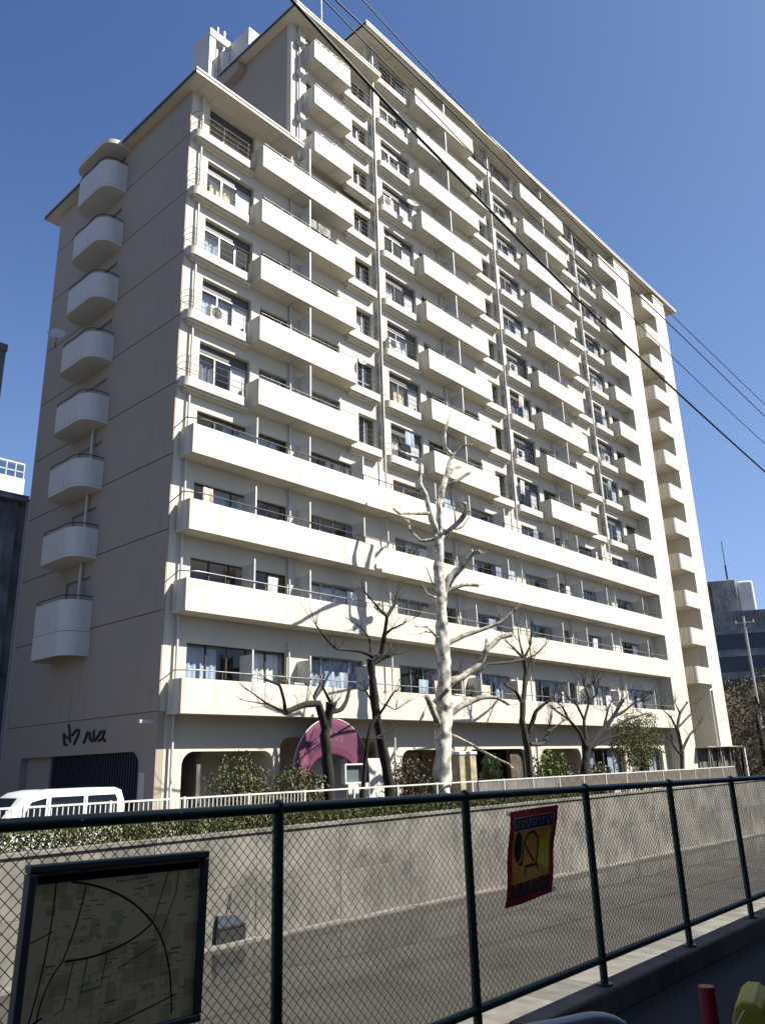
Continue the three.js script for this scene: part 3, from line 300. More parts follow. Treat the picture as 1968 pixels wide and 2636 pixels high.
for (let n = 2; n <= 5; n++) { // continuous balconies
  const L = lev(n), m = n % 2 ? M.cream : M.cream2, x0 = 0.28, x1 = 37.89;
  const o = part('long_balcony', [box(x0, x1, -0.1, 0.0, 0.002, 0.815)], m, B, [0, L, 0]);
  part('parapet', [rbox(x0, x1, 0.003, 0.99, 0.7, 0.8, 0.012, 1), box(x0 + 0.002, x0 + 0.1, 0.003, 0.987, 0.06, 0.69)], m, o);
  const posts = []; for (let x = x0 + 1.6; x < x1; x += 1.75) posts.push(rod([x, 0.98, 0.75], [x, 1.26, 0.75], 0.014, 5));
  part('handrail', [tube([[0.02, 0.95, 0.02], [0.05, 1.15, 0.3], [0.2, 1.25, 0.62], [0.6, 1.26, 0.75], [2.5, 1.26, 0.75], [x1 - 0.02, 1.26, 0.75]], 0.02, 6, 60), ...posts], n > 3 ? M.bronze : M.alu, o);
  for (let b = 0; b < 4; b++) for (const k of [3.15, 5.83, 8.9]) {
    const x = X0[b] + k; if (x > 37.4) continue;
    part('partition', cached('partiL', () => [box(-0.015, 0.015, 0.06, 1.95, 0.02, 0.66), box(-0.03, 0.03, 0.0, k === 3.15 ? 2.1 : 2.1, 0.67, 0.73)], M.offwhite), M.offwhite, o, [x, 0, 0]);
    if (k === 5.83) part('drain_pipe', cached('bdrain', () => rod([0, 0, 0.09], [0, 2.62, 0.09], 0.045, 7), M.pipe), M.pipe, o, [x - 0.5, 0, 0]);
  }
}
// vertical pipes and bay pilasters
part('rain_pipe', rod([0.5, -0.7, 0.12], [0.5, 28.0, 0.12], 0.045, 8), M.offwhite, B);
for (let b = 1; b < 4; b++) { const x = X0[b] + 0.05; part('pilaster', box(x + 0.01, x + 0.21, 14.9, b === 1 ? 38.9 : 38.9, 0.002, 0.2), M.grey, B); part('rain_pipe', rod([x + 0.12, -0.7, 0.26], [x + 0.12, 38.9, 0.26], 0.045, 8), M.pipe, B); }
part('rain_pipe', rod([5.75, 28.2, 0.12], [5.75, 36.2, 0.12], 0.05, 8), M.offwhite, B);
for (const y of [30.4, 33.1, 35.0]) part('pipe_hopper', [rbox(5.62, 5.95, y, y + 0.3, 0.02, 0.34, 0.05, 2), rod([5.75, y, 0.15], [6.1, y + 0.25, 0.3], 0.05, 7)], M.offwhite, B);
// right hand walls flush with the balcony fronts
part('front_wall', box(37.9, 40.4, -0.7, 38.95, -0.3, 0.8), M.cream, B);
part('front_wall', box(45.0, 47.2, -0.7, 38.95, -0.3, 0.8), M.cream2, B);
part('recess_wall', box(40.4, 45.0, -0.7, 38.95, -1.6, -1.4), M.wallc, B);
part('recess_side', box(40.2, 40.4, -0.7, 38.95, -1.4, -0.3), M.wallc, B); part('recess_side', box(45.0, 45.2, -0.7, 38.95, -1.4, -0.3), M.wallc, B);
part('end_wall', box(46.9, 47.15, -0.7, 38.95, -10.95, -0.31), M.taupe, B);
seed(5);
for (let n = 3; n <= 14; n++) {
  const L = lev(n);
  const o = part('stair_balcony', cached('stb', () => { const s = new THREE.Shape(); s.moveTo(42.6, 1.4); s.lineTo(42.6, -0.45); s.absarc(42.9, -0.48, 0.3, Math.PI, Math.PI * 1.5, false); s.lineTo(44.99, -0.78); s.lineTo(44.99, 1.4); const g = new THREE.ExtrudeGeometry(s, { depth: 0.16, bevelEnabled: false, curveSegments: 8 }); g.rotateX(-Math.PI / 2); g.translate(0, -0.2, 0); return g; }, M.cream), M.cream, B, [0, L, 0]);
  part('parapet', cached('stp', () => { const s = new THREE.Shape(); s.moveTo(42.59, 1.38); s.lineTo(42.59, -0.45); s.absarc(42.9, -0.48, 0.31, Math.PI, Math.PI * 1.5, false); s.lineTo(44.995, -0.79); s.lineTo(44.995, -0.69); s.lineTo(42.95, -0.69); s.absarc(42.95, -0.44, 0.25, Math.PI * 1.5, Math.PI, true); s.lineTo(42.7, 1.38); const g = new THREE.ExtrudeGeometry(s, { depth: 1.0, bevelEnabled: false, curveSegments: 8 }); g.rotateX(-Math.PI / 2); g.translate(0, -0.035, 0); return g; }, M.cream), M.cream, o);
  windowAt(B, 1.5, 1.7, 2, [43.2, L + 0.1, -1.38], { curtain: false });
  part('shelf_slab', cached('stsl', () => box(40.41, 42.58, -0.2, -0.05, -1.39, -0.35), M.soffit), M.soffit, B, [0, L, 0]);
}
part('rain_pipe', [rod([44.1, -0.5, 0.9], [44.1, 5.9, 0.9], 0.06, 8), rod([44.1, 5.9, 0.9], [45.0, 6.15, 0.95], 0.06, 8)], M.offwhite, B);
// roofs
function roofSlab(x0, x1, z0, z1, y, ov = 0) { const r = part('roof', [box(x0, x1, y - 0.17, y - 0.03, z0, z1)], M.soffit, B); part('roof_trim', [box(x0 - 0.02, x1 + 0.02, y - 0.028, y + 0.05, z1 - 0.14, z1 + 0.03), box(x0 - 0.03, x0 + 0.1, y - 0.028, y + 0.045, z0, z1 - 0.15), box(x1 - 0.1, x1 + 0.03, y - 0.028, y + 0.045, z0, z1 - 0.15)], M.white, r); part('fascia', [box(x0 - 0.006, x0 - 0.002, y - 0.2, y - 0.035, z0, z1), box(x0, x1, y - 0.2, y - 0.172, z1 - 0.03, z1 - 0.002)], M.darkmetal, r); part('roof_deck', box(x0 + 0.11, x1 - 0.11, y - 0.028, y + 0.01, z0, z1 - 0.15), M.grey, r); return r; }
roofSlab(-0.42, 5.3, -11.95, 0.93, 28.22); roofSlab(4.85, 10.75, -5.2, 0.93, 36.37); roofSlab(9.72, 49.7, -11.9, 0.95, 39.22);
part('roof_infill', box(5.3, 10.75, 28.0, 28.15, -11, -5.2), M.grey, B);
part('tower_wall', box(5.33, 5.42, 28.2, 36.2, -5.19, -0.305), M.taupe, B);
part('tower_wall', box(5.42, 10.7, 28.2, 36.2, -5.19, -5.1), M.taupe, B);
part('eave_box', box(4.88, 5.32, 35.5, 36.19, -5.15, -3.6), M.taupe, B);
part('tower_wall', box(10.72, 10.85, 36.4, 39.05, -10.9, -0.31), M.wallc, B); part('tower_wall', box(10.72, 10.85, 28.2, 36.2, -10.9, -5.2), M.taupe, B);
part('mast', rod([7.07, 36.3, 0.3], [7.07, 41, 0.3], 0.03, 7), M.alu, B);
// stair housing and ducts on the roof behind the tower
part('stair_housing', box(6.83, 10.7, 28.1, 41.4, -7.1, -5.3), M.white, B);
{ const t = part('duct_tower', [box(5.42, 5.82, 28.1, 41.46, -8.6, -7.0), box(6.3, 6.72, 28.1, 40.6, -8.6, -7.0), box(5.4, 6.78, 41.0, 41.5, -8.62, -6.95), box(5.82, 6.3, 28.1, 37.4, -8.6, -7.2)], M.white, B); part('vent_pipe', [rod([6.1, 37, -7.3], [6.1, 42.3, -7.3], 0.09, 8), rod([6.42, 37, -7.1], [6.42, 42.1, -7.1], 0.09, 8)], M.offwhite, t); }
part('duct_step', [box(4.4, 6.6, 36.2, 37.0, -6.9, -6.3), box(4.4, 4.7, 28.1, 36.2, -6.9, -6.3), box(5.2, 6.6, 28.1, 34.6, -6.8, -6.2)], M.white, B);
// ---------- ground storey front ----------
function archHole(x0, x1, t, r) { const p = [[x0, -0.7], [x1, -0.7], [x1, t - r]]; for (let i = 1; i <= 8; i++) { const a = i / 8 * Math.PI / 2; p.push([x1 - r + r * Math.cos(a), t - r + r * Math.sin(a)]); } for (let i = 0; i <= 8; i++) { const a = Math.PI / 2 + i / 8 * Math.PI / 2; p.push([x0 + r + r * Math.cos(a), t - r + r * Math.sin(a)]); } return p; }
function arcade(x0, x1, arches) {
  // outline that runs down into each opening
  const s = new THREE.Shape(); s.moveTo(x0, -0.7);
  for (const [a, b, t] of arches) { const r = 0.45; s.lineTo(a, -0.7); s.lineTo(a, t - r); s.absarc(a + r, t - r, r, Math.PI, Math.PI / 2, true); s.lineTo(b - r, t); s.absarc(b - r, t - r, r, Math.PI / 2, 0, true); s.lineTo(b, -0.7); }
  s.lineTo(x1, -0.7); s.lineTo(x1, 3.26); s.lineTo(x0, 3.26); s.closePath();
  const g = new THREE.ExtrudeGeometry(s, { depth: 0.3, bevelEnabled: false, curveSegments: 8 }); g.translate(0, 0, -0.3); return g;
}
part('arcade_wall', arcade(0.26, 10.7, [[0.95, 4.72, 2.15], [5.0, 10.3, 2.6]]), M.cream, B);
part('arcade_wall', arcade(10.7, 21.4, [[11.6, 15.2, 2.12], [16.2, 21.0, 2.12]]), M.cream2, B);
part('arcade_wall', arcade(21.4, 32.1, [[22.4, 26.45, 2.1], [27.0, 31.7, 2.1]]), M.cream, B);
part('arcade_wall', arcade(32.1, 37.9, [[32.75, 36.9, 2.05]]), M.cream2, B);
part('arcade_ceiling', box(0.3, 40.2, 3.0, 3.15, -4.2, -0.31), M.soffit, B);
part('arcade_back', box(1.9, 4.8, -0.7, 3.0, -1.8, -1.6), M.wallc, B);
part('arcade_back', box(4.8, 16.3, -0.7, 3.0, -2.2, -2.0), M.wallc, B);
part('lobby_wall', box(6.6, 10.3, -0.7, 1.82, -0.02, 0.12), M.white, B);
part('entry_back', box(16.3, 19.9, -0.7, 3.0, -2.4, -2.2), M.maroon, B);
part('wood_panel', box(19.83, 21.0, -0.7, 2.12, -0.28, -0.2), M.brownpanel, B);
part('arcade_back', box(22.2, 26.6, -0.7, 3.0, -2.0, -1.8), M.wallc, B);
part('dark_door', box(22.6, 24.2, -0.7, 1.6, -1.79, -1.7), M.navy, B);
part('arcade_back', box(26.8, 37.9, -0.7, 0.62, -0.29, -0.12), M.white, B);
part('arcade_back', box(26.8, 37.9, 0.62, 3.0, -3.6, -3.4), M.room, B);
part('arcade_divider', box(4.75, 4.95, -0.7, 3.0, -2.0, -0.31), M.wallc, B); part('arcade_divider', box(16.2, 16.35, -0.7, 3.0, -2.4, -0.31), M.maroon, B); part('arcade_divider', box(26.6, 26.8, -0.7, 3.0, -3.4, -0.31), M.wallc, B); part('arcade_divider', box(1.75, 1.9, -0.7, 3.0, -4.2, -0.31), M.darkconc, B);
seed(33);
windowAt(B, 4.6, 1.45, 4, [27.05, 0.63, -0.2], { curtain: 2 }); windowAt(B, 4.0, 1.42, 4, [32.85, 0.63, -0.2], { curtain: 2 });
windowAt(B, 3.4, 1.5, 3, [11.7, 0.6, -1.9], {}); windowAt(B, 1.4, 1.7, 2, [5.1, -0.6, -0.5], { curtain: false });
// lean-to shed at the right end
{ const s = thing('lean_to_shed', 'dark lean-to shed with vertical poles under the end of the block', 'shed'); part('roof', [box(40.3, 47.6, 2.05, 2.1, 0.82, 1.6)], M.grey, s); part('back_panel', box(40.4, 46.9, -0.7, 2.0, 0.83, 0.88), M.darkconc, s); seed(4); for (let i = 0; i < 14; i++) { const x = 40.8 + i * 0.5 + rr(-0.1, 0.1); part('pole', rod([x, -0.7, 1.25 + rr(-0.2, 0.2)], [x + rr(-0.15, 0.15), 1.95, 1.2 + rr(-0.2, 0.2)], rr(0.03, 0.09), 6), rnd() < 0.5 ? M.grey : M.bark, s); } part('corner_post', box(47.35, 47.55, -0.7, 2.04, 1.4, 1.55), M.white, s); }
// ---------- awning ----------
{
  const a = thing('entrance_awning', 'purple arched fabric awning over the building entrance', 'awning');
  const N = 30, pos = [], idx = [], CX = 6.85, ring = (z, rx, ry, y0) => { for (let i = 0; i <= N; i++) { const t = Math.PI * (i / N); pos.push(CX - rx * Math.cos(t), y0 + ry * Math.pow(Math.sin(t), 0.8), z); } };
  ring(0.3, 1.3, 1.95, 1.0); ring(0.55, 1.7, 2.12, 0.98); ring(0.72, 1.86, 2.24, 0.96); ring(0.79, 1.9, 2.27, 0.95); ring(0.80, 1.28, 1.14, 0.9); ring(0.76, 1.24, 1.08, 0.9);
  for (let j = 0; j < 5; j++) for (let i = 0; i < N; i++) { const p = j * (N + 1) + i; idx.push(p, p + 1, p + N + 1, p + 1, p + N + 2, p + N + 1); }
  const g = new THREE.BufferGeometry(); g.setAttribute('position', new THREE.Float32BufferAttribute(pos, 3)); g.setIndex(idx); g.computeVertexNormals();
  part('canopy', toCreasedNormals(g, 0.7), M.purple, a);
  const arcPts = (rx, ry, y0, z) => Array.from({ length: 15 }, (_, i) => { const t = Math.PI * i / 14; return [CX - rx * Math.cos(t), y0 + ry * Math.pow(Math.max(0, Math.sin(t)), 0.8), z]; });
  part('frame', [tube(arcPts(1.92, 2.29, 0.95, 0.77), 0.022, 6, 50), rod([CX - 1.9, 0.95, 0.77], [CX - 1.9, -0.7, 0.77], 0.03), rod([CX + 1.9, 0.95, 0.77], [CX + 1.9, -0.7, 0.77], 0.03)], M.offwhite, a);
  // faded lettering along the band
  const c = document.createElement('canvas'); c.width = 512; c.height = 96; const q = c.getContext('2d'); q.fillStyle = '#5a2744'; q.fillRect(0, 0, 512, 96); q.strokeStyle = 'rgba(190,130,170,0.5)'; q.lineWidth = 3;
  q.font = 'bold 54px sans-serif'; q.fillStyle = 'rgba(150,95,130,0.5)'; q.fillText('U C O E', 170, 66);
  for (let i = 0; i < 9; i++) { q.beginPath(); q.moveTo(30 + i * 13, 30 + (i % 3) * 9); q.lineTo(38 + i * 13, 58 + (i % 4) * 6); q.stroke(); }
  const tx = new THREE.CanvasTexture(c); tx.colorSpace = THREE.SRGBColorSpace;
  const lp = [], luv = [], li = []; for (let i = 0; i <= 14; i++) { const t = Math.PI * (0.22 + 0.56 * i / 14), f = m => { const rx = 1.9 - 0.62 * m, ry = 2.27 - 1.13 * m, y0 = 0.95 - 0.05 * m; return [CX - rx * Math.cos(t), y0 + ry * Math.pow(Math.sin(t), 0.8), 0.806]; }; lp.push(...f(0.14), ...f(0.86)); luv.push(i / 14, 1, i / 14, 0); if (i < 14) li.push(2 * i, 2 * i + 2, 2 * i + 1, 2 * i + 1, 2 * i + 2, 2 * i + 3); }
  const lg = new THREE.BufferGeometry(); lg.setAttribute('position', new THREE.Float32BufferAttribute(lp, 3)); lg.setAttribute('uv', new THREE.Float32BufferAttribute(luv, 2)); lg.setIndex(li); lg.computeVertexNormals();
  part('lettering', lg, mat([0.85, 0.85, 0.85], 0.75, { map: tx }), a);
}
{ const n = thing('notice_board', 'grey glazed notice case with a pale frame beside the entrance', 'notice board'); part('frame', [box(7.2, 8.2, 0.93, 0.99, 0.9, 1.06), box(7.2, 8.2, 1.58, 1.64, 0.9, 1.06), box(7.2, 7.27, 0.99, 1.58, 0.9, 1.06), box(8.13, 8.2, 0.99, 1.58, 0.9, 1.06), box(7.2, 8.2, 0.94, 1.63, 0.86, 0.9)], M.white, n); part('panel', box(7.27, 8.13, 0.99, 1.58, 0.9, 0.93), M.frosted, n); part('glazing', new THREE.PlaneGeometry(0.86, 0.59).translate(7.7, 1.285, 1.03), M.tintglass, n); for (const x of [7.35, 8.05]) part('leg', rod([x, -0.7, 0.96], [x, 0.93, 0.96], 0.03), M.alu, n); }
for (const [x, w] of [[12.75, 0.36], [13.5, 0.42]]) { const p = thing('gate_pillar', x < 13 ? 'narrow yellowish stone gate pillar beside the mottled tree' : 'wider yellowish stone gate pillar next to the leafy cactus', 'pillar', 'gate pillars'); part('shaft', rbox(x - w / 2, x + w / 2, -0.7, 1.85, 1.8, 2.2, 0.02, 2), M.pillar, p); part('cap', rbox(x - w / 2 - 0.04, x + w / 2 + 0.04, 1.852, 1.98, 1.76, 2.24, 0.02, 2), M.white, p); }
single('red_banner', [extr([[25.75, -0.6], [26.4, -0.6], [26.38, 1.62], [25.78, 1.6]], 0.05).translate(0, 0, -1.2)], M.red, 'red upright banner inside the arcade arch', 'banner');

// ---------- things on the balconies ----------
function airCon(x, y, z, label, group, turn = 0, cm = M.offwhite) {
  const a = thing('air_conditioner', label, 'air conditioner', group); a.position.set(x, y, z); a.rotation.y = turn;
  part('casing', rbox(-0.4, 0.4, 0, 0.56, -0.14, 0.14, 0.025, 2), cm, a); part('fan_grille', [new THREE.TorusGeometry(0.21, 0.012, 5, 24).translate(-0.1, 0.28, 0.146), new THREE.TorusGeometry(0.13, 0.008, 5, 20).translate(-0.1, 0.28, 0.146), ...[0, 1, 2, 3].map(k => rod([-0.1 - 0.21 * Math.cos(k * 0.785), 0.28 - 0.21 * Math.sin(k * 0.785), 0.146], [-0.1 + 0.21 * Math.cos(k * 0.785), 0.28 + 0.21 * Math.sin(k * 0.785), 0.146], 0.006, 4))], M.darkmetal, a);
  part('fan', new THREE.CircleGeometry(0.2, 20).translate(-0.1, 0.28, 0.142), M.black, a); part('foot', [box(-0.3, -0.22, -0.05, 0, -0.15, 0.15), box(0.22, 0.3, -0.05, 0, -0.15, 0.15)], M.darkmetal, a); return a;
}
airCon(6.25, lev(9) + 1.62, 0.2, 'outdoor air conditioner hung under a balcony ceiling, beside the white partition post', 'hung air conditioners', 0, M.shutter); airCon(7.1, lev(9) + 1.55, 0.2, 'outdoor air conditioner hung under a balcony ceiling, farther from the partition post', 'hung air conditioners', 0, M.shutter);  // casings coloured dark to paint in the shade under the balcony ceiling
seed(71);
for (const [b, n, k] of [[0, 5, 4.9], [0, 4, 4.8], [0, 2, 5.6], [0, 3, 9.2], [1, 5, 1.7], [1, 4, 2.3], [1, 2, 4.4], [2, 4, 4.2], [2, 3, 1.2], [2, 2, 8.2], [3, 5, 2.2], [3, 4, 3.4], [3, 3, 4.6], [1, 3, 7.0]])
  airCon(X0[b] + k, lev(n) + 0.55, 0.42, `white air conditioner on the ${['', '', 'lowest', 'second lowest', 'third lowest', 'fourth lowest'][n]} long balcony, ${['first', 'second', 'third', 'fourth'][b]} bay from end wall`, 'air conditioners on the long balconies', rr(-0.05, 0.05));
for (const [b, n, k, z] of [[0, 7, 1.25, 0.12], [1, 8, 0.75, 0.17], [1, 11, 0.72, 0.17], [2, 9, 0.8, 0.17], [2, 7, 0.75, 0.17], [3, 10, 0.7, 0.17], [3, 8, 1.1, 0.17]]) airCon(X0[b] + k + 0.3, lev(n) + 0.28, z + 0.02, `white air conditioner on a narrow railed balcony, ${['', '', '', '', '', '', 'sixth', 'seventh', 'eighth', 'ninth', 'tenth', 'eleventh'][n]} floor, ${['first', 'second', 'third', 'fourth'][b]} bay from end wall`, 'air conditioners on the narrow balconies');
// laundry
function cloth(x, y, z, w, h, m, label, cat) { const g = new THREE.PlaneGeometry(w, h, 10, 8), p = g.attributes.position, s = rnd() * 10; for (let i = 0; i < p.count; i++) { const t = (h / 2 - p.getY(i)) / h; p.setZ(i, 0.05 * t * Math.sin(p.getX(i) / w * 7 + s) + 0.015 * Math.sin(p.getX(i) * 20 + s)); p.setX(i, p.getX(i) * (1 - 0.1 * t * Math.sin(s))); } g.computeVertexNormals(); g.translate(x, y - h / 2, z); return single('hanging_cloth', g, m, label, cat, 'laundry on the balconies'); }
const clothM = [M.curtW, M.curtB, mat([0.5, 0.42, 0.35], 0.9), mat([0.2, 0.22, 0.26], 0.9), mat([0.62, 0.6, 0.55], 0.9)];
seed(17);
for (const [x, n, w] of [[7.0, 2, 0.5], [7.7, 2, 0.35], [8.2, 2, 0.6], [1.2, 4, 0.4], [12.6, 2, 0.6], [13.6, 2, 0.5], [17.2, 2, 0.7], [24.4, 2, 0.5], [28.6, 3, 0.5], [19.0, 4, 0.5], [20.2, 4, 0.6], [33.4, 2, 0.6], [26.0, 4, 0.4], [4.2, 3, 0.45], [8.3, 3, 0.5], [9.9, 5, 0.4], [15.0, 5, 0.5], [23.0, 5, 0.5], [30.2, 5, 0.6], [29.4, 2, 0.62], [35.6, 3, 0.5], [20.6, 2, 0.4], [18.1, 3, 0.55], [14.2, 3, 0.35]])
{ const ci = Math.floor(rnd() * 5); cloth(x, lev(n) + 1.62, 0.5, w, rr(0.55, 0.85), clothM[ci], `${w > 0.55 ? 'wide' : w > 0.45 ? 'medium' : 'narrow'} ${['white', 'blue grey', 'tan', 'dark', 'beige'][ci]} washing on the ${['', '', 'lowest', 'second lowest', 'third lowest', 'fourth lowest'][n]} long balcony, ${['first', 'second', 'third', 'fourth'][Math.floor(x / 10.7)]} bay from end wall`, 'laundry'); }
for (const [b, n, k, w] of [[1, 6, 2.0, 0.6], [2, 8, 1.8, 0.5], [2, 6, 1.1, 0.4], [3, 9, 1.9, 0.5], [3, 7, 1.5, 0.5]])
{ const ci = Math.floor(rnd() * 5); cloth(X0[b] + k, lev(n) + 1.75, 0.24, w, rr(0.5, 0.8), clothM[ci], `${['white', 'blue grey', 'tan', 'dark', 'beige'][ci]} washing on a narrow railed balcony, ${['sixth', 'seventh', 'eighth', 'ninth', 'tenth', 'eleventh', 'twelfth'][n - 6]} floor, ${['first', 'second', 'third', 'fourth'][b]} bay from end wall`, 'laundry'); }
// potted plants on the long balconies
function pot(x, n, h) { seed(Math.round(x * 57) + n); const p = thing('potted_plant', `leafy potted plant peeping over the ${['', '', 'lowest', 'second lowest', 'third lowest', 'fourth lowest'][n]} long balcony, ${['first', 'second', 'third', 'fourth'][Math.floor(x / 10.7)]} bay from end wall`, 'plant', 'potted plants'); part('pot', new THREE.CylinderGeometry(0.15, 0.11, 0.5, 14).translate(x, lev(n) + 0.25, 0.48), M.brownpanel, p); part('foliage', leafGeo(260, blob(x, lev(n) + 0.5 + h * 0.5, 0.48, 0.24, h * 0.55, 0.2, x), 0.09, [[0.06, 0.11, 0.03], [0.09, 0.13, 0.04]]), M.leafv, p); }
// satellite dishes
function dish(x, y, z, ry, r, label) { const d = thing('satellite_dish', label, 'satellite dish'); d.position.set(x, y, z); d.rotation.y = ry; const g = new THREE.SphereGeometry(r * 1.6, 24, 8, 0, Math.PI * 2, 0, 0.68); g.rotateX(-Math.PI / 2); g.translate(0, 0, r * 1.6); const b = part('reflector', g, M.white, d); b.rotation.x = -0.5; part('arm', [rod([0, -r * 0.8, 0], [0, -r * 0.15, r * 0.9], 0.012), rbox(-0.04, 0.04, -r * 0.25, -r * 0.05, r * 0.8, r * 1.0, 0.01)], M.offwhite, d); part('bracket', [rod([0, 0, -0.02], [0, -r * 1.2, -0.08], 0.02), rod([0, -r * 1.2, -0.08], [0, -r * 1.2, -0.3], 0.018)], M.darkmetal, d); return d; }
dish(-1.12, 19.4, -7.6, -0.5, 0.36, 'white satellite dish on a rounded end wall balcony'); dish(13.0, 29.45, 0.85, -0.4, 0.34, 'white satellite dish clamped to a front balcony of the upper floors'); dish(8.75, lev(7) + 0.95, 0.95, -0.3, 0.2, 'small satellite dish at the corner of a seventh floor balcony');

// ---------- trees ----------
function limbGeo(pts, bumps = 0.12, seg = 8) {
  const c = new THREE.CatmullRomCurve3(pts.map(p => new THREE.Vector3(p[0], p[1], p[2])), false, 'catmullrom', 0.22), len = c.getLength(), n = Math.max(3, Math.min(60, Math.round(len / 0.14))), pos = [], uv = [], idx = [], fr = c.computeFrenetFrames(n, false), sx = rnd() * 50;
  for (let i = 0; i <= n; i++) { const t = i / n, P = c.getPoint(t), k = t * (pts.length - 1), a = Math.min(pts.length - 2, Math.floor(k)), f = k - a, r0 = pts[a][3] + (pts[a + 1][3] - pts[a][3]) * f;
    for (let j = 0; j <= seg; j++) { const th = j / seg * Math.PI * 2, co = Math.cos(th), si = Math.sin(th); const kn = bumps > 0.18 ? (bumps > 0.23 ? 1.18 : 1) + 0.22 * Math.max(0, noise.noise(sx, t * len * 1.3, 3)) + 0.3 * Math.max(0, 1 - (1 - t) * len / 0.25) : 1; const r = r0 * kn * (1 + bumps * noise.noise(co * 1.3 + sx, si * 1.3, t * len * 2.2) * 1.6); const N = fr.normals[i], Bn = fr.binormals[i]; pos.push(P.x + r * (co * N.x + si * Bn.x), P.y + r * (co * N.y + si * Bn.y), P.z + r * (co * N.z + si * Bn.z)); uv.push(j / seg * Math.max(0.25, r0 * 6.28) / 1.0, t * len / 1.0); }
  }
  for (let i = 0; i < n; i++) for (let j = 0; j < seg; j++) { const p = i * (seg + 1) + j; idx.push(p, p + 1, p + seg + 1, p + 1, p + seg + 2, p + seg + 1); }
  const e = pos.length / 3, P = c.getPoint(1); pos.push(P.x, P.y, P.z); uv.push(0, 0); for (let j = 0; j < seg; j++) idx.push(n * (seg + 1) + j, n * (seg + 1) + j + 1, e);
  const g = new THREE.BufferGeometry(); g.setAttribute('position', new THREE.Float32BufferAttribute(pos, 3)); g.setAttribute('uv', new THREE.Float32BufferAttribute(uv, 2)); g.setIndex(idx); g.computeVertexNormals(); const q = g.toNonIndexed(); q.userData.uvd = 1; return q;
}
function limbPart(name, gs, m, t) { const g = Array.isArray(gs) ? mergeGeometries(gs) : gs; g.userData.uvd = 1; const o = new THREE.Mesh(g, m); o.name = name; o.castShadow = o.receiveShadow = true; t.add(o); return o; }
function twigSet(base, dir, len, n, r, spread) { const gs = []; for (let i = 0; i < n; i++) { const d = dir.clone().add(new THREE.Vector3(rr(-1, 1), rr(-0.3, 0.9), rr(-1, 1)).multiplyScalar(spread)).normalize(), l = len * rr(0.5, 1.1); const p0 = base, p1 = p0.clone().addScaledVector(d, l * 0.5).add(new THREE.Vector3(rr(-1, 1), rr(-1, 1), rr(-1, 1)).multiplyScalar(l * 0.08)), p2 = p1.clone().addScaledVector(d.clone().add(new THREE.Vector3(rr(-0.4, 0.4), rr(0, 0.5), rr(-0.4, 0.4))).normalize(), l * 0.5); gs.push(limbGeo([[p0.x, p0.y, p0.z, r], [p1.x, p1.y, p1.z, r * 0.7], [p2.x, p2.y, p2.z, r * 0.35]], 0.1, 4)); if (rnd() < 0.6) { const q = p1.clone().addScaledVector(d.clone().add(new THREE.Vector3(rr(-1, 1), rr(-0.2, 1), rr(-1, 1))).normalize(), l * 0.4); gs.push(limbGeo([[p1.x, p1.y, p1.z, r * 0.6], [(p1.x + q.x) / 2, (p1.y + q.y) / 2 + 0.02, (p1.z + q.z) / 2, r * 0.45], [q.x, q.y, q.z, r * 0.3]], 0.1, 4)); } } return gs; }
function bareTree(key, name, label, m, tw) {
  seed(key.length * 977 + key.charCodeAt(0)); const t = thing(name, label, 'tree', 'bare trees in front of the block');
  TREES[key].forEach((b, i) => limbPart(i ? 'limb' : 'trunk', limbGeo(b, m === M.plane ? 0.26 : 0.2, i ? 7 : 12), m === M.plane && i > 2 ? M.planeLimb : m, t));
  if (tw) { const gs = []; TREES[key].slice(1).forEach(b => { const e = b[b.length - 1], f = b[b.length - 2], E = new THREE.Vector3(e[0], e[1], e[2]), d = E.clone().sub(new THREE.Vector3(f[0], f[1], f[2])).normalize(); gs.push(...twigSet(E, d, tw.len, tw.n, Math.min(e[3] * 0.8, tw.r), tw.spread)); const mid = b[Math.floor(b.length / 2)]; if (tw.side) gs.push(...twigSet(new THREE.Vector3(mid[0], mid[1], mid[2]), d, tw.len * 0.9, tw.side, tw.r * 0.8, tw.spread * 1.3)); }); if (gs.length) limbPart('twigs', gs, m, t); }
  return t;
}
bareTree('plane', 'plane_tree', 'tall pollarded tree with pale mottled bark and stubby limbs', M.plane, { len: 0.6, n: 2, r: 0.012, spread: 0.6, side: 1 });
bareTree('dark', 'bare_tree', 'dark thick leaning tree trunk cut short, beside the purple awning', M.bark, { len: 0.9, n: 5, r: 0.014, spread: 0.7, side: 5 });
bareTree('thin', 'bare_tree', 'slender black forked trunk crossing the edge of the purple awning', M.bark, { len: 0.6, n: 3, r: 0.01, spread: 0.6, side: 2 });
bareTree('fork', 'bare_tree', 'short dark forked tree with one long crooked arm over the entrance', M.bark, { len: 0.7, n: 4, r: 0.012, spread: 0.7, side: 2 });
bareTree('slim', 'bare_tree', 'slim upright bare tree with a fan of thin shoots, beside the brown panel', M.barkMid, { len: 1.0, n: 6, r: 0.014, spread: 0.7, side: 6 });
bareTree('spread', 'bare_tree', 'black wide spreading bare tree in front of the arched windows', M.bark, { len: 1.3, n: 8, r: 0.017, spread: 0.8, side: 9 });
bareTree('twiggy', 'bare_tree', 'fine twigged bare sapling near the end of the block', M.barkMid, { len: 1.2, n: 9, r: 0.01, spread: 0.9, side: 9 });
bareTree('right', 'bare_tree', 'dark bare tree standing beyond the end of the block', M.bark, { len: 0.9, n: 3, r: 0.02, spread: 0.7, side: 2 });
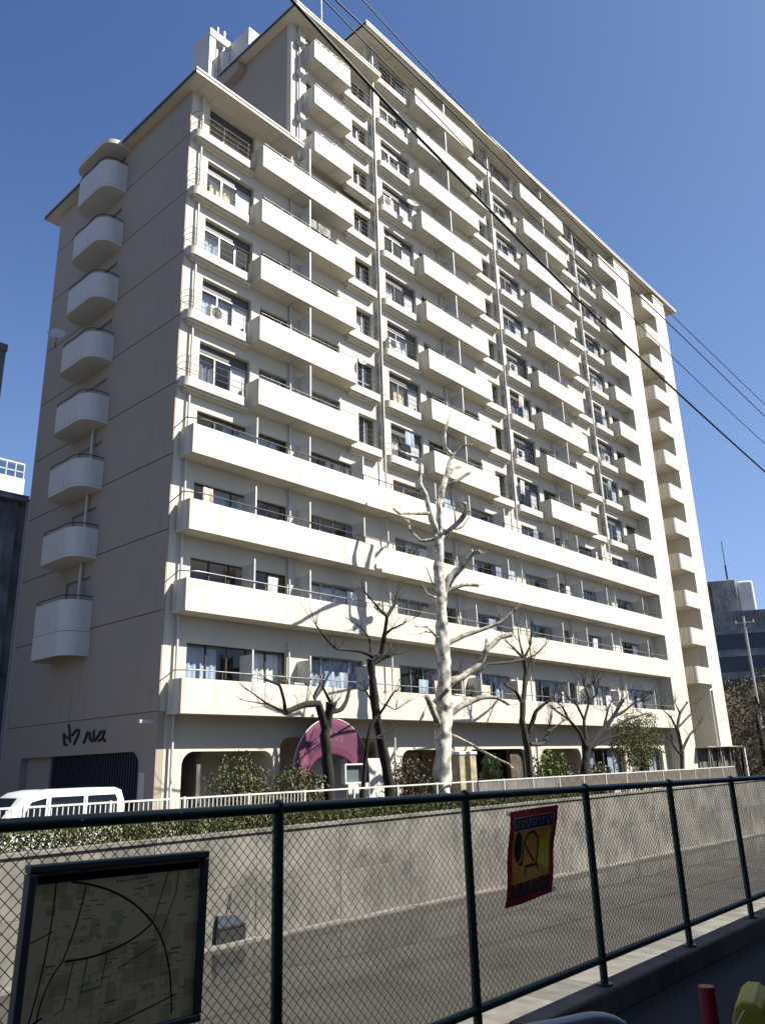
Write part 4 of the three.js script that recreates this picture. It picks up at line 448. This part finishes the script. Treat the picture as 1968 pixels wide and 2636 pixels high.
// leaves
function leafGeo(n, place, size, cols) {
  const pos = [], nor = [], col = []; const q = new THREE.Quaternion(), e = new THREE.Euler(), v = new THREE.Vector3();
  for (let i = 0; i < n; i++) { const c = place(); if (!c) continue; e.set(rr(-1.4, 1.4), rr(0, 6.28), rr(-0.8, 0.8)); q.setFromEuler(e); const s = size * rr(0.6, 1.35), C = cols[Math.floor(rnd() * cols.length)], k = rr(0.75, 1.2); const P = [[-0.28, 0, 0], [0, -0.55, 0.06], [0.28, 0, 0], [0, 0.6, 0.1]].map(p => { v.set(p[0] * s, p[1] * s, p[2] * s).applyQuaternion(q); return [v.x + c[0], v.y + c[1], v.z + c[2]]; }); for (const ix of [0, 1, 2, 0, 2, 3]) { pos.push(...P[ix]); col.push(C[0] * k, C[1] * k, C[2] * k); } }
  const g = new THREE.BufferGeometry(); g.setAttribute('position', new THREE.Float32BufferAttribute(pos, 3)); g.setAttribute('color', new THREE.Float32BufferAttribute(col, 3)); g.computeVertexNormals(); return g;
}
const GR = { shrub: [[0.085, 0.105, 0.04], [0.11, 0.115, 0.045], [0.16, 0.115, 0.055], [0.06, 0.08, 0.03]], hedge: [[0.09, 0.115, 0.03], [0.12, 0.13, 0.045], [0.15, 0.13, 0.055], [0.06, 0.085, 0.028]], fresh: [[0.12, 0.155, 0.04], [0.09, 0.12, 0.03], [0.16, 0.18, 0.06]], olive: [[0.13, 0.135, 0.045], [0.17, 0.155, 0.06], [0.09, 0.105, 0.035]], dry: [[0.12, 0.088, 0.055], [0.085, 0.068, 0.045], [0.075, 0.08, 0.035]] };
function blob(cx, cy, cz, rx, ry, rz, s) { return () => { for (let t = 0; t < 20; t++) { const a = rr(0, 6.28), u = rr(-1, 1), w = Math.sqrt(1 - u * u), d = Math.pow(rnd(), 0.38); const x = w * Math.cos(a), z = w * Math.sin(a), k = 1 + 0.45 * noise.noise(x * 2.1 + s, u * 2.1, z * 2.1); if (noise.noise(x * 3 * d + s * 2, u * 3 * d + 7, z * 3 * d) < -0.22) continue; return [cx + x * rx * d * k, cy + u * ry * d * k, cz + z * rz * d * k]; } return null; }; }
function shrub(name, label, cx, yb, cz, rx, h, rz, n, size, cols, bare) {
  seed(Math.round(cx * 131 + 7)); const t = thing(name, label, bare ? 'tree' : 'shrub', bare ? undefined : 'shrubs along the front of the block'); const gs = [];
  for (let i = 0; i < 9; i++) { const a = rr(0, 6.28), q = rr(0.3, 0.8); gs.push(limbGeo([[cx + rr(-0.06, 0.06), yb, cz + rr(-0.06, 0.06), 0.025], [cx + Math.cos(a) * rx * q * 0.4, yb + h * 0.45, cz + Math.sin(a) * rz * q * 0.4, 0.018], [cx + Math.cos(a) * rx * q, yb + h * rr(0.7, 0.92), cz + Math.sin(a) * rz * q, 0.007]], 0.1, 5)); }
  limbPart(bare ? 'trunk' : 'stems', gs, M.bark, t); part(bare ? 'crown' : 'foliage', leafGeo(n, blob(cx, yb + h * (bare ? 0.66 : 0.55), cz, rx, h * (bare ? 0.36 : 0.5), rz, cx), size, cols), M.leafv, t); return t;
}
shrub('shrub', 'rounded bronze green shrub in front of the dark arch', 1.0, -0.5, 2.9, 0.95, 2.35, 0.8, 4200, 0.09, GR.shrub); shrub('shrub', 'dark broad shrub at the left foot of the purple awning', 3.4, -0.4, 2.8, 1.15, 1.95, 0.8, 4200, 0.085, GR.shrub);
shrub('shrub', 'reddish brown clipped shrub left of the mottled tree', 9.0, -0.4, 2.6, 1.15, 2.1, 0.8, 4200, 0.085, [[0.10, 0.075, 0.04], [0.07, 0.07, 0.035], [0.12, 0.08, 0.045]]); shrub('shrub', 'bright yellow green shrub in front of an arch', 18.4, -0.5, 2.9, 1.15, 2.3, 0.8, 2200, 0.13, GR.fresh);
shrub('shrub', 'pale flowering shrub under the arched windows', 23.6, -0.5, 2.4, 1.2, 1.8, 0.8, 1800, 0.13, [[0.2, 0.2, 0.16], [0.09, 0.10, 0.04], [0.12, 0.09, 0.05]]); shrub('olive_tree', 'small olive green tree with a dense twiggy crown', 27.6, -0.5, 2.7, 1.9, 4.3, 1.3, 9000, 0.085, GR.olive, true);
shrub('cactus_plant', 'upright fleshy green plant beside the gate pillar', 14.6, -0.5, 2.3, 0.45, 2.1, 0.4, 120, 0.55, [[0.08, 0.12, 0.05], [0.12, 0.16, 0.08]]);
{ seed(91); const h = thing('hedge', 'low clipped green hedge along the top of the canal wall', 'hedge'); part('foliage', leafGeo(42000, () => { const x = -13 + rnd() * 32, hh = (x < -5 ? 0.62 : x < 5 ? 0.5 : 0.34) * (1 + 0.3 * noise.noise(x * 1.4, 2, 3)); return [x, -0.02 + rnd() * hh, 4.22 + 0.26 * Math.sqrt(rnd()) * (rnd() < 0.5 ? -1 : 1) + 0.05]; }, 0.07, GR.hedge), M.leafv, h); const st = []; for (let i = 0; i < 160; i++) { const x = -20 + i * 0.28 + rr(-0.1, 0.1); st.push(limbGeo([[x, -0.05, 4.22, 0.009], [x + rr(-0.1, 0.1), 0.15, 4.24 + rr(-0.1, 0.1), 0.007], [x + rr(-0.2, 0.2), rr(0.25, 0.42), 4.26 + rr(-0.15, 0.15), 0.004]], 0.1, 4)); } limbPart('stems', st, M.bark, h); }
{ seed(44); const g = part('undergrowth', leafGeo(5200, () => [rr(-1, 37), -0.5 + Math.pow(rnd(), 2) * 0.75, rr(1.9, 3.6)], 0.1, GR.shrub), M.leafv, scene); tag(g, 'low leafy ground cover under the bare trees', 'ground cover', null, 'stuff'); }
for (const [x, n, h] of [[4.6, 2, 1.0], [9.8, 3, 0.9], [12.2, 4, 1.0], [16.0, 2, 1.1], [22.3, 3, 1.0], [26.9, 2, 0.9], [31.0, 4, 1.0], [36.8, 2, 1.0]]) pot(x, n, h);
// ---------- white fence ----------
{
  const f = thing('white_railing', 'white picket railing along the canal side of the apartment grounds', 'railing'); const yt = x => 0.9 - 0.0015 * x;
  for (let i = 0; i < 24; i++) { const x = -12 + i * 2.1; part('rail', box(x + 0.03, x + 2.07, yt(x) - 0.045, yt(x), 3.8, 3.85), M.whitefence, f); part('rail', box(x + 0.03, x + 2.07, 0.12, 0.16, 3.81, 3.84), M.whitefence, f); part('post', rbox(x - 0.03, x + 0.03, -0.05, yt(x) + 0.02, 3.79, 3.86, 0.008, 1), M.whitefence, f);
    const n = 15; for (let k = 0; k < n; k++) if (i < 7) part('picket', cached('picket', () => box(-0.011, 0.011, 0.16, 0.845, 3.815, 3.835), M.whitefence), M.whitefence, f, [x + 0.1 + k * 0.134, 0, 0]); else if (k === 0 && x > 9.5) part('infill_panel', box(x + 0.04, x + 2.06, 0.18, yt(x) - 0.06, 3.815, 3.83), x < 17 ? M.darkconc : M.lowwall, f); }
}
// ---------- white van ----------
{
  const v = thing('white_van', 'white box-shaped van parked behind the railing by the end wall', 'van'); v.position.set(-6.1, -0.72, 1.4); // local x: nose 0 .. tail 3.4, z 0..1.48
  const prof = [[0.0, 0.32], [0.0, 0.86], [0.1, 0.98], [0.3, 1.06], [0.86, 1.72], [1.05, 1.83], [1.4, 1.88], [3.15, 1.88], [3.3, 1.82], [3.38, 1.62], [3.4, 0.9], [3.4, 0.32]];
  const s = new THREE.Shape(prof.map(p => new THREE.Vector2(...p))); const g = new THREE.ExtrudeGeometry(s, { depth: 1.32, bevelEnabled: true, bevelThickness: 0.08, bevelSize: 0.06, bevelSegments: 4, steps: 1 }); g.translate(0, 0, 0.08);
  part('body', toCreasedNormals(g, 0.6), M.vanpaint, v);
  const gl = (pts, name) => { for (const z of [1.482, -0.008]) part(name, extr(pts, 0.006).translate(0, 0, z), M.darkglass, v); };
  gl([[0.62, 1.0], [1.0, 1.68], [1.36, 1.76], [1.36, 1.0]], 'front_window'); gl([[1.48, 1.0], [1.48, 1.77], [2.31, 1.77], [2.31, 1.0]], 'side_window'); gl([[2.42, 1.02], [2.42, 1.77], [3.16, 1.77], [3.22, 1.66], [3.24, 1.02]], 'rear_side_window');
  { const w = new THREE.PlaneGeometry(0.82, 1.22); w.rotateY(-Math.PI / 2); w.rotateZ(-Math.PI / 2 + Math.atan2(0.66, 0.56)); w.rotateZ(0); const a = part('windshield', new THREE.BufferGeometry().setFromPoints([[0.24, 1.06, 0.15], [0.24, 1.06, 1.33], [0.80, 1.745, 1.24], [0.24, 1.06, 0.15], [0.80, 1.745, 1.24], [0.80, 1.745, 0.24]].map(p => new THREE.Vector3(p[0] - 0.045, p[1] + 0.035, p[2]))), M.darkglass, v); a.geometry.computeVertexNormals(); }
  for (const z of [1.484, -0.008]) { part('door_seam', [box(1.42, 1.43, 0.45, 1.74, z, z + 0.006), box(2.36, 2.37, 0.45, 1.74, z, z + 0.006)], M.black, v); part('door_handle', rbox(1.26, 1.38, 0.98, 1.02, z > 1 ? z : z - 0.02, z + 0.028, 0.01), M.black, v); }
  for (const x of [0.62, 2.75]) for (const z of [1.38, 0.1]) { const w = part('wheel', new THREE.CylinderGeometry(0.27, 0.27, 0.16, 24).rotateX(Math.PI / 2).translate(x, 0.27, z), M.tyre, v); part('rim', new THREE.CylinderGeometry(0.17, 0.17, 0.02, 20).rotateX(Math.PI / 2).translate(x, 0.27, z > 1 ? z + 0.085 : z - 0.085), M.alu, w); }
  part('mirror', [rbox(0.55, 0.66, 1.08, 1.3, 1.56, 1.64, 0.02), rod([0.7, 1.1, 1.48], [0.62, 1.15, 1.58], 0.015)], M.offwhite, v); part('bumper', rbox(-0.1, 0.04, 0.3, 0.52, 0.0, 1.48, 0.04), M.offwhite, v); part('aerial', rod([1.0, 1.86, 1.2], [1.5, 1.98, 1.2], 0.006), M.black, v);
}
// ---------- neighbours on the left ----------
function windowsOn(g, rows, m) { for (const [x0, x1, y0, y1, z] of rows) { const w = part('window', [box(x0, x1, y0, y0 + 0.06, z, z + 0.06), box(x0, x1, y1 - 0.06, y1, z, z + 0.06), box(x0, x0 + 0.06, y0, y1, z, z + 0.06), box(x1 - 0.06, x1, y0, y1, z, z + 0.06)], M.alu, g); part('pane', new THREE.PlaneGeometry(x1 - x0 - 0.1, y1 - y0 - 0.1).translate((x0 + x1) / 2, (y0 + y1) / 2, z + 0.02), M.darkglass, w); } }
{ const b = thing('dark_house', 'dark slate coloured house with a thin projecting eave beside the end wall', 'building'); part('wall', box(-14, 0.75, -0.7, 13.9, -24, -14), M.slate, b); part('roof', [box(-14.4, 1.0, 13.9, 14.1, -24.3, -13.6), box(-14.4, 1.05, 14.1, 14.16, -24.35, -13.55)], M.slate2, b); windowsOn(b, [[-5, -3.4, 9, 10.6, -14], [-5, -3.4, 5, 6.6, -14]]); }
{ const b = thing('dark_tower', 'tall dark slab building rising behind the slate house', 'building'); part('wall', box(-18, 0.5, -0.7, 23.1, -26, -17.2), M.slate, b); part('side_wing', box(-18, 0.3, 13.9, 19.2, -26.1, -16.9), M.slate2, b); part('parapet', box(-18.05, 0.55, 23.1, 23.5, -26.05, -17.15), M.slate, b); }
{ const b = thing('grey_annex', 'narrow grey building squeezed between the slate house and the end wall', 'building'); part('wall', box(0.8, 1.62, -0.7, 14.2, -30, -14.4), M.cementgrey, b); part('coping', box(0.78, 1.66, 14.2, 14.32, -30, -14.35), M.slate2, b); part('rain_pipe', rod([1.3, -0.7, -14.3], [1.3, 14.1, -14.3], 0.06), M.pipe, b); }
{ const b = thing('white_block', 'sunlit white building with a glazed roof railing far behind', 'building'); part('wall', box(-8, 8.4, -0.7, 21.8, -44, -32), M.renderwhite, b); part('roof_house', box(-8, 6.35, 21.8, 24.6, -40, -32.3), M.renderwhite, b); part('roof_railing', [box(6.4, 8.35, 22.9, 23.0, -32.2, -32.1), box(6.4, 8.35, 22.3, 22.36, -32.2, -32.1), ...[6.42, 7.05, 7.7, 8.3].map(x => box(x, x + 0.06, 21.8, 22.9, -32.2, -32.1))], M.white, b); part('railing_glass', new THREE.PlaneGeometry(1.9, 0.9).translate(7.4, 22.35, -32.16), M.tintglass, b); }
// ---------- right hand background ----------
{ const b = thing('glass_office', 'dark office building with horizontal glass bands and a roof penthouse', 'building'); b.position.set(76.2, 0, -6.3); b.rotation.y = -Math.atan2(0.9, 0.43); // local x runs along the face, z outward
  part('wall', box(-16, 34, -0.7, 14.2, -14, -0.1), M.slate, b); part('parapet', box(-16.05, 34.05, 14.2, 16.5, -14.05, 0.0), M.slate2, b);
  for (const y of [7.2, 9.6, 12.0]) { part('glass_band', box(-15.9, 33.9, y + 0.4, y + 2.0, -0.12, -0.04), M.darkglass, b); for (let x = -15; x < 34; x += 3) part('mullion', box(x, x + 0.12, y + 0.4, y + 2.0, -0.04, 0.02), M.slate2, b); part('ledge', box(-16, 34, y + 2.0, y + 2.35, -0.1, 0.12), M.slate, b); }
  part('penthouse', [rbox(-4.2, 0.1, 16.5, 20.2, -5, -0.6, 0.1, 1)], M.cementgrey, b); part('penthouse', rbox(0.14, 1.9, 16.5, 20.0, -5.2, -0.9, 0.3, 3), M.renderwhite, b); part('ladder', [rod([-2.9, 16.5, -0.5], [-2.9, 19.8, -0.5], 0.05), rod([-2.6, 16.5, -0.5], [-2.6, 19.8, -0.5], 0.05), ...[17, 17.6, 18.2, 18.8, 19.4].map(y => rod([-2.9, y, -0.5], [-2.6, y, -0.5], 0.03))], M.darkmetal, b);  // grey and white penthouse boxes paint its shaded left face and lit right face
  part('aerial', [rod([-0.6, 20, -1.2], [-0.6, 22, -1.2], 0.1), rod([-0.6, 22, -1.2], [-0.6, 24.8, -1.2], 0.045)], M.darkmetal, b); part('roof_frame', [rod([4.6, 16.5, -0.6], [4.6, 17.6, -0.6], 0.06), rod([5.2, 16.5, -0.6], [5.2, 17.6, -0.6], 0.06), rod([4.9, 16.5, -0.6], [4.9, 17.5, -0.6], 0.06)], M.darkmetal, b); }
{ seed(12); const b = thing('scrub_bank', 'brown overgrown bank with dry scrub below the office building', 'shrubs'); part('bank', (() => { const g = sheet(48.6, 75, -10, 4, (x, z) => -0.72 + Math.max(0, Math.min(1, (x - 48.6) / 7)) * (7.4 + 1.1 * noise.noise(x * 0.3, z * 0.3, 1)), 40, 30); return g; })(), M.soil, b); part('foliage', leafGeo(7000, () => { const x = rr(48.8, 62), z = rr(-8, 4), y = -0.72 + Math.max(0, Math.min(1, (x - 48.6) / 7)) * (7.4 + 1.1 * noise.noise(x * 0.3, z * 0.3, 1)); return [x, y + Math.pow(rnd(), 1.6) * 1.2, z]; }, 0.2, GR.dry), M.leafv, b); }
{ const l = thing('utility_pole', 'thin pale utility pole with a short crossarm in front of the office building', 'pole'); part('pole', [new THREE.CylinderGeometry(0.07, 0.1, 12.8, 10).translate(52.5, 5.7, 1.4)], M.pipe, l); part('crossarm', [rod([52.2, 11.6, 0.7], [52.8, 11.6, 2.1], 0.05), rod([52.5, 11.0, 1.4], [52.75, 11.55, 1.95], 0.03)], M.grey, l); part('insulator', [rod([52.25, 11.6, 0.8], [52.25, 11.8, 0.8], 0.05), rod([52.75, 11.6, 2.0], [52.75, 11.8, 2.0], 0.05)], M.offwhite, l); }
// cables
CABLES.forEach((c, i) => { const a = c[0], b = c[1], e = c[c.length - 1], d = c[c.length - 2]; const ext = (p, q, k) => [p[0] + (p[0] - q[0]) * k, p[1] + (p[1] - q[1]) * k, p[2]]; const pts = [ext(a, b, 6 / Math.max(0.2, Math.abs(a[0] - b[0]))), ...c, ext(e, d, 5)]; single('overhead_cable', tube(pts, [0.021, 0.008, 0.011, 0.009][i], 6, 80), M.cable, ['thick black overhead cable, the lowest of the set', 'thin overhead cable running just above the thick one', 'second highest thin overhead cable', 'highest thin overhead cable of the set'][i], 'cable', 'overhead cables'); });

// ---------- near bank: green mesh fence ----------
{
  const f = thing('mesh_fence', 'dark green chain link fence on the kerb at the canal edge', 'fence'); const yT = x => 1.392 - 0.0105 * (x + 11.77), yB = x => 0.30 - 0.002 * (x + 9), z = 19.55, px = k => -11.77 + 1.385 * k;
  for (let k = -3; k <= 12; k++) {
    const x = px(k), x2 = px(k + 1);
    const p = part('post', [new THREE.CylinderGeometry(0.025, 0.025, yT(x) - 0.13, 14).translate(x, (yT(x) + 0.13) / 2, z), new THREE.CylinderGeometry(0.05, 0.05, 0.012, 12).translate(x, 0.157, z)], M.green, f); part('post_cap', new THREE.SphereGeometry(0.026, 12, 6, 0, 6.3, 0, 1.57).translate(x, yT(x), z), M.green, p);
    part('top_rail', rod([x, yT(x) - 0.012, z], [x2, yT(x2) - 0.012, z], 0.0235, 12), M.green, f); part('bottom_rail', rod([x, yB(x), z], [x2, yB(x2), z], 0.023, 10), M.green, f);
    if (k < 0) for (const t of [0.32, 0.62]) part('bolt', new THREE.SphereGeometry(0.006, 8, 6).translate(x + (x2 - x) * t, yT(x) - 0.015, z + 0.024), M.alu, f);
    // woven wire, both diagonals clipped to the panel
    const gs = [], a0 = x + 0.025, a1 = x2 - 0.025, P = 0.046; const W = a1 - a0;
    for (const dir of [1, -1]) for (let s = -1.2; s < W + 1.2; s += P) {
      let pts = []; const yb = y => y; const b0 = yB(x) + 0.015, t0 = yT(x2) - 0.035, Hh = t0 - b0; // line u = s + dir*v
      let v0 = 0, v1 = Hh; const uAt = v => s + dir * v; if (dir > 0) { v0 = Math.max(v0, -s); v1 = Math.min(v1, W - s); } else { v0 = Math.max(v0, s - W); v1 = Math.min(v1, s); } if (v1 - v0 < 0.02) continue;
      gs.push(rod([a0 + uAt(v0), b0 + v0, z + 0.002 * dir + 0.0], [a0 + uAt(v1), b0 + v1, z + 0.002 * dir], 0.0016, 4));
    }
    part('wire_mesh', gs, M.wire, f);
  }
}
{ // map board
  const b = thing('map_board', 'dark framed district map board hung on the green fence', 'map board'); b.position.set(-12.58, 0.97, 19.64); b.rotation.z = -0.025;
  const w = 0.355, h = 0.29; part('frame', [rbox(-w, w, h - 0.026, h, -0.015, 0.03, 0.006), rbox(-w, w, -h, -h + 0.026, -0.015, 0.03, 0.006), rbox(-w, -w + 0.026, -h + 0.027, h - 0.027, -0.015, 0.03, 0.006), rbox(w - 0.026, w, -h + 0.027, h - 0.027, -0.015, 0.03, 0.006)], mat([0.07, 0.085, 0.088], 0.45, { metalness: 0.2 }), b);
  const c = document.createElement('canvas'); c.width = 1024; c.height = 832; const q = c.getContext('2d'); q.fillStyle = '#e9d7a0'; q.fillRect(0, 0, 1024, 832); seed(8);
  q.fillStyle = 'rgba(150,140,100,0.35)'; for (let i = 0; i < 40; i++) q.fillRect(rnd() * 1000, rnd() * 800, 40 + rnd() * 120, 30 + rnd() * 90);
  q.strokeStyle = 'rgba(60,50,40,0.55)'; q.lineWidth = 1.5; for (let i = 0; i < 90; i++) { const x = rnd() * 1000, y = 120 + rnd() * 680, a = rnd() < 0.5 ? 0.15 : 1.65; const l = 20 + rnd() * 130; q.beginPath(); q.moveTo(x, y); q.lineTo(x + l * Math.cos(a + rnd() * 0.2), y + l * Math.sin(a + rnd() * 0.2)); q.stroke(); }
  q.strokeStyle = 'rgba(70,60,48,0.5)'; q.lineWidth = 2; for (let r = 0; r < 9; r++) { q.beginPath(); q.moveTo(230 + r * 18, 470 + r * 36); q.lineTo(860, 330 + r * 52); q.stroke(); } for (let r = 0; r < 8; r++) { q.beginPath(); q.moveTo(260 + r * 75, 470 - r * 12); q.lineTo(210 + r * 85, 820); q.stroke(); }
  for (let i = 0; i < 60; i++) { q.fillStyle = ['rgba(120,150,95,0.5)', 'rgba(185,140,110,0.5)', 'rgba(130,140,160,0.45)'][i % 3]; const x = 60 + rnd() * 900, y = 110 + rnd() * 680; q.fillRect(x, y, 10 + rnd() * 30, 8 + rnd() * 22); } q.fillStyle = 'rgba(35,30,26,0.75)'; for (let i = 0; i < 46; i++) { const x = 50 + rnd() * 900, y = 110 + rnd() * 690, n = 3 + Math.floor(rnd() * 5); for (let k = 0; k < n; k++) q.fillRect(x + k * 9, y, 6, 7); }
  q.fillStyle = '#1a2130'; q.fillRect(20, 18, 990, 40); q.strokeStyle = '#1b1712'; q.lineCap = 'round'; const L = (w2, ...p) => { q.lineWidth = w2; q.beginPath(); q.moveTo(p[0], p[1]); for (let i = 2; i < p.length; i += 2) q.lineTo(p[i], p[i + 1]); q.stroke(); };
  const Q = (w2, x0, y0, x1, y1, x2, y2) => { q.lineWidth = w2; q.beginPath(); q.moveTo(x0, y0); q.quadraticCurveTo(x1, y1, x2, y2); q.stroke(); };
  Q(11, 210, 62, 520, 110, 720, 320); Q(10, 720, 320, 860, 470, 880, 800); Q(8, 120, 60, 130, 420, 30, 800); Q(8, 290, 90, 270, 260, 200, 440); Q(8, 200, 440, 80, 560, 90, 830); Q(10, 215, 440, 520, 460, 710, 325); L(6, 720, 320, 800, 60); L(6, 780, 380, 860, 180, 870, 60); L(5, 340, 445, 320, 600, 430, 590, 450, 440); L(6, 20, 330, 130, 290); L(9, 20, 720, 120, 680); L(7, 470, 800, 900, 710); L(4, 260, 450, 230, 660, 180, 680); L(4, 520, 520, 760, 430);
  q.fillStyle = 'rgba(150,50,40,0.75)'; for (let i = 0; i < 10; i++) q.fillRect(470 + i * 20, 78 - i * 0.6, 13, 9); q.fillStyle = 'rgba(40,35,30,0.8)'; for (let i = 0; i < 6; i++) q.fillRect(610 + i * 15, 98 - i, 10, 5);
  const tx = new THREE.CanvasTexture(c); tx.colorSpace = THREE.SRGBColorSpace; part('map_sheet', new THREE.PlaneGeometry(2 * w - 0.05, 2 * h - 0.05).translate(0, 0, 0.008), new THREE.MeshPhysicalMaterial({ color: 0xffffff, map: tx, roughness: 0.55, side: THREE.DoubleSide }), b); part('back_plate', box(-w + 0.01, w - 0.01, -h + 0.01, h - 0.01, -0.012, 0.004), M.darkmetal, b);
}
{ // banner with a large eye
  const c = document.createElement('canvas'); c.width = 512; c.height = 480; const q = c.getContext('2d'); q.fillStyle = '#a8262a'; q.fillRect(0, 0, 512, 480); q.fillStyle = '#d8992e'; q.fillRect(46, 110, 420, 270); q.fillStyle = '#e0cc3a'; q.beginPath(); q.moveTo(466, 110); q.lineTo(370, 190); q.lineTo(350, 300); q.lineTo(440, 340); q.lineTo(466, 330); q.fill();
  q.fillStyle = '#1b2038'; q.fillRect(46, 40, 430, 70); q.strokeStyle = '#cbb0a8'; q.lineWidth = 5; q.strokeRect(46, 40, 430, 70); for (let i = 0; i < 6; i++) { const x = 64 + i * 70; q.beginPath(); q.moveTo(x, 52); q.lineTo(x + 10, 98); q.moveTo(x + 22, 56); q.lineTo(x + 44, 60); q.lineTo(x + 24, 96); q.stroke(); }
  q.fillStyle = '#0c0b0a'; q.beginPath(); q.ellipse(105, 190, 42, 78, 0, 0, 6.3); q.fill(); q.strokeStyle = '#0c0b0a'; q.lineWidth = 15; q.beginPath(); q.moveTo(110, 282); q.lineTo(150, 280); q.lineTo(170, 190); q.quadraticCurveTo(215, 110, 300, 135); q.quadraticCurveTo(380, 180, 320, 300); q.moveTo(180, 180); q.lineTo(300, 290); q.moveTo(180, 300); q.lineTo(330, 305); q.lineTo(345, 345); q.moveTo(185, 305); q.lineTo(175, 345); q.stroke(); q.strokeStyle = '#b9a58e'; q.lineWidth = 6; q.beginPath(); q.moveTo(160, 350); q.lineTo(330, 340); q.lineTo(360, 320); q.lineTo(400, 345); q.stroke();
  q.fillStyle = '#3a0f10'; q.fillRect(40, 375, 420, 70); q.strokeStyle = '#a97862'; q.lineWidth = 5; for (let i = 0; i < 5; i++) { const x = 52 + i * 82; q.beginPath(); q.moveTo(x, 440); q.lineTo(x + 14, 384); q.lineTo(x + 52, 384); q.lineTo(x + 56, 440); q.moveTo(x + 30, 395); q.lineTo(x + 34, 436); q.stroke(); }
  const tx = new THREE.CanvasTexture(c); tx.colorSpace = THREE.SRGBColorSpace;
  const g = new THREE.PlaneGeometry(1, 1, 16, 12), p = g.attributes.position; const C = [[-10.1, 0.75], [-9.57, 0.77], [-10.0, 1.26], [-9.44, 1.27]]; for (let i = 0; i < p.count; i++) { const u = p.getX(i) + 0.5, v = p.getY(i) + 0.5; const x = (1 - v) * ((1 - u) * C[0][0] + u * C[1][0]) + v * ((1 - u) * C[2][0] + u * C[3][0]), y = (1 - v) * ((1 - u) * C[0][1] + u * C[1][1]) + v * ((1 - u) * C[2][1] + u * C[3][1]); p.setXYZ(i, x, y, 19.575 + 0.012 * Math.sin(u * 5 + v * 2) + 0.006 * Math.sin(v * 9)); } g.computeVertexNormals();
  const b = thing('warning_banner', 'red and yellow printed banner with a large eye tied to the green fence', 'banner'); part('sheet', g, mat([1, 1, 1], 0.6, { map: tx }), b); part('tie', [[-10.0, 1.25], [-9.45, 1.26], [-9.56, 0.79], [-10.08, 0.77]].map(k => new THREE.TorusGeometry(0.012, 0.003, 5, 12).translate(k[0], k[1], 19.575)), M.black, b);
}
{ // yellow stand sign, red pole, bent pipe
  const s = thing('yellow_floor_sign', 'yellow plastic folding floor sign with a grey printed panel', 'sign'); s.position.set(-10.13, -0.05, 20.9); s.rotation.y = 0.25;
  { const g = new THREE.ExtrudeGeometry(new THREE.Shape([[-0.2, 0], [0.2, 0], [0.06, 0.5], [0.045, 0.545], [0.02, 0.565], [-0.02, 0.565], [-0.045, 0.545], [-0.06, 0.5]].map(p => new THREE.Vector2(...p))), { depth: 0.34, bevelEnabled: true, bevelThickness: 0.015, bevelSize: 0.012, bevelSegments: 3 }); g.rotateY(-Math.PI / 2); g.translate(0.17, 0, 0); part('shell', toCreasedNormals(g, 0.5), M.yellow, s);
    const tilt = -Math.atan2(0.14, 0.5), face = (name, gs, m, y0) => { const o = part(name, gs, m, s); o.position.set(0, 0, 0.213); o.rotation.x = tilt; return o; };
    face('panel', extr([[-0.12, 0.04], [0.16, 0.04], [0.16, 0.42], [-0.12, 0.42]], 0.004), mat([0.3, 0.31, 0.33], 0.6)); face('print', [new THREE.TorusGeometry(0.06, 0.017, 6, 24).scale(0.8, 1.4, 0.12).translate(0.02, 0.29, 0.006), box(0.0, 0.04, 0.08, 0.19, 0.004, 0.008)], M.black); face('groove', [box(-0.15, 0.16, 0.45, 0.462, 0, 0.003), box(-0.15, 0.16, 0.48, 0.49, 0, 0.003)], M.brownpanel); }
  const r = thing('red_pole', 'short red marker pole standing beside the yellow floor sign', 'pole'); part('shaft', new THREE.CylinderGeometry(0.032, 0.036, 0.64, 14).translate(-10.61, 0.32, 20.9), M.red, r); part('base', new THREE.CylinderGeometry(0.12, 0.14, 0.05, 18).translate(-10.61, 0.025, 20.9), M.black, r);
  single('tie_rope', tube([[-10.6, 0.42, 20.93], [-10.47, 0.45, 20.93], [-10.34, 0.5, 20.94]], 0.004, 5), M.offwhite, 'thin cord strung between the red pole and the yellow sign', 'rope');
  const u = thing('bent_pipe_barrier', 'grey bent steel pipe barrier on the near pavement', 'barrier'); part('hoop', tube([[-12.3, 0.0, 20.72], [-12.3, 0.5, 20.72], [-12.2, 0.68, 20.75], [-12.0, 0.735, 20.8], [-11.75, 0.74, 20.89], [-11.6, 0.735, 20.96], [-11.53, 0.69, 21.0], [-11.51, 0.5, 21.01], [-11.51, 0.0, 21.01]], 0.03, 10, 60), M.steel, u);
}
{ // outlet flap on the far canal wall
  const o = thing('drain_outlet', 'dark steel outlet flap at the foot of the canal wall', 'drain'); part('box', extr([[-1.0, -2.6], [-0.08, -2.6], [-0.08, -2.2], [-0.4, -1.95], [-0.95, -1.9]], 0.1).translate(0, 0, 4.6), mat([0.06, 0.07, 0.09], 0.5, { metalness: 0.3 }), o); part('flap', [box(-0.95, -0.12, -2.55, -2.25, 4.7, 4.72), box(-0.95, -0.12, -2.21, -2.16, 4.7, 4.73)], M.darkmetal, o); part('chain', tube([[-0.55, -1.9, 4.7], [-0.58, -1.7, 4.64], [-0.52, -1.45, 4.63]], 0.012, 5), M.darkmetal, o);
}
scene.traverse(o => { if (o.isMesh) { o.castShadow = true; o.receiveShadow = true; } });
renderer.render(scene, camera);
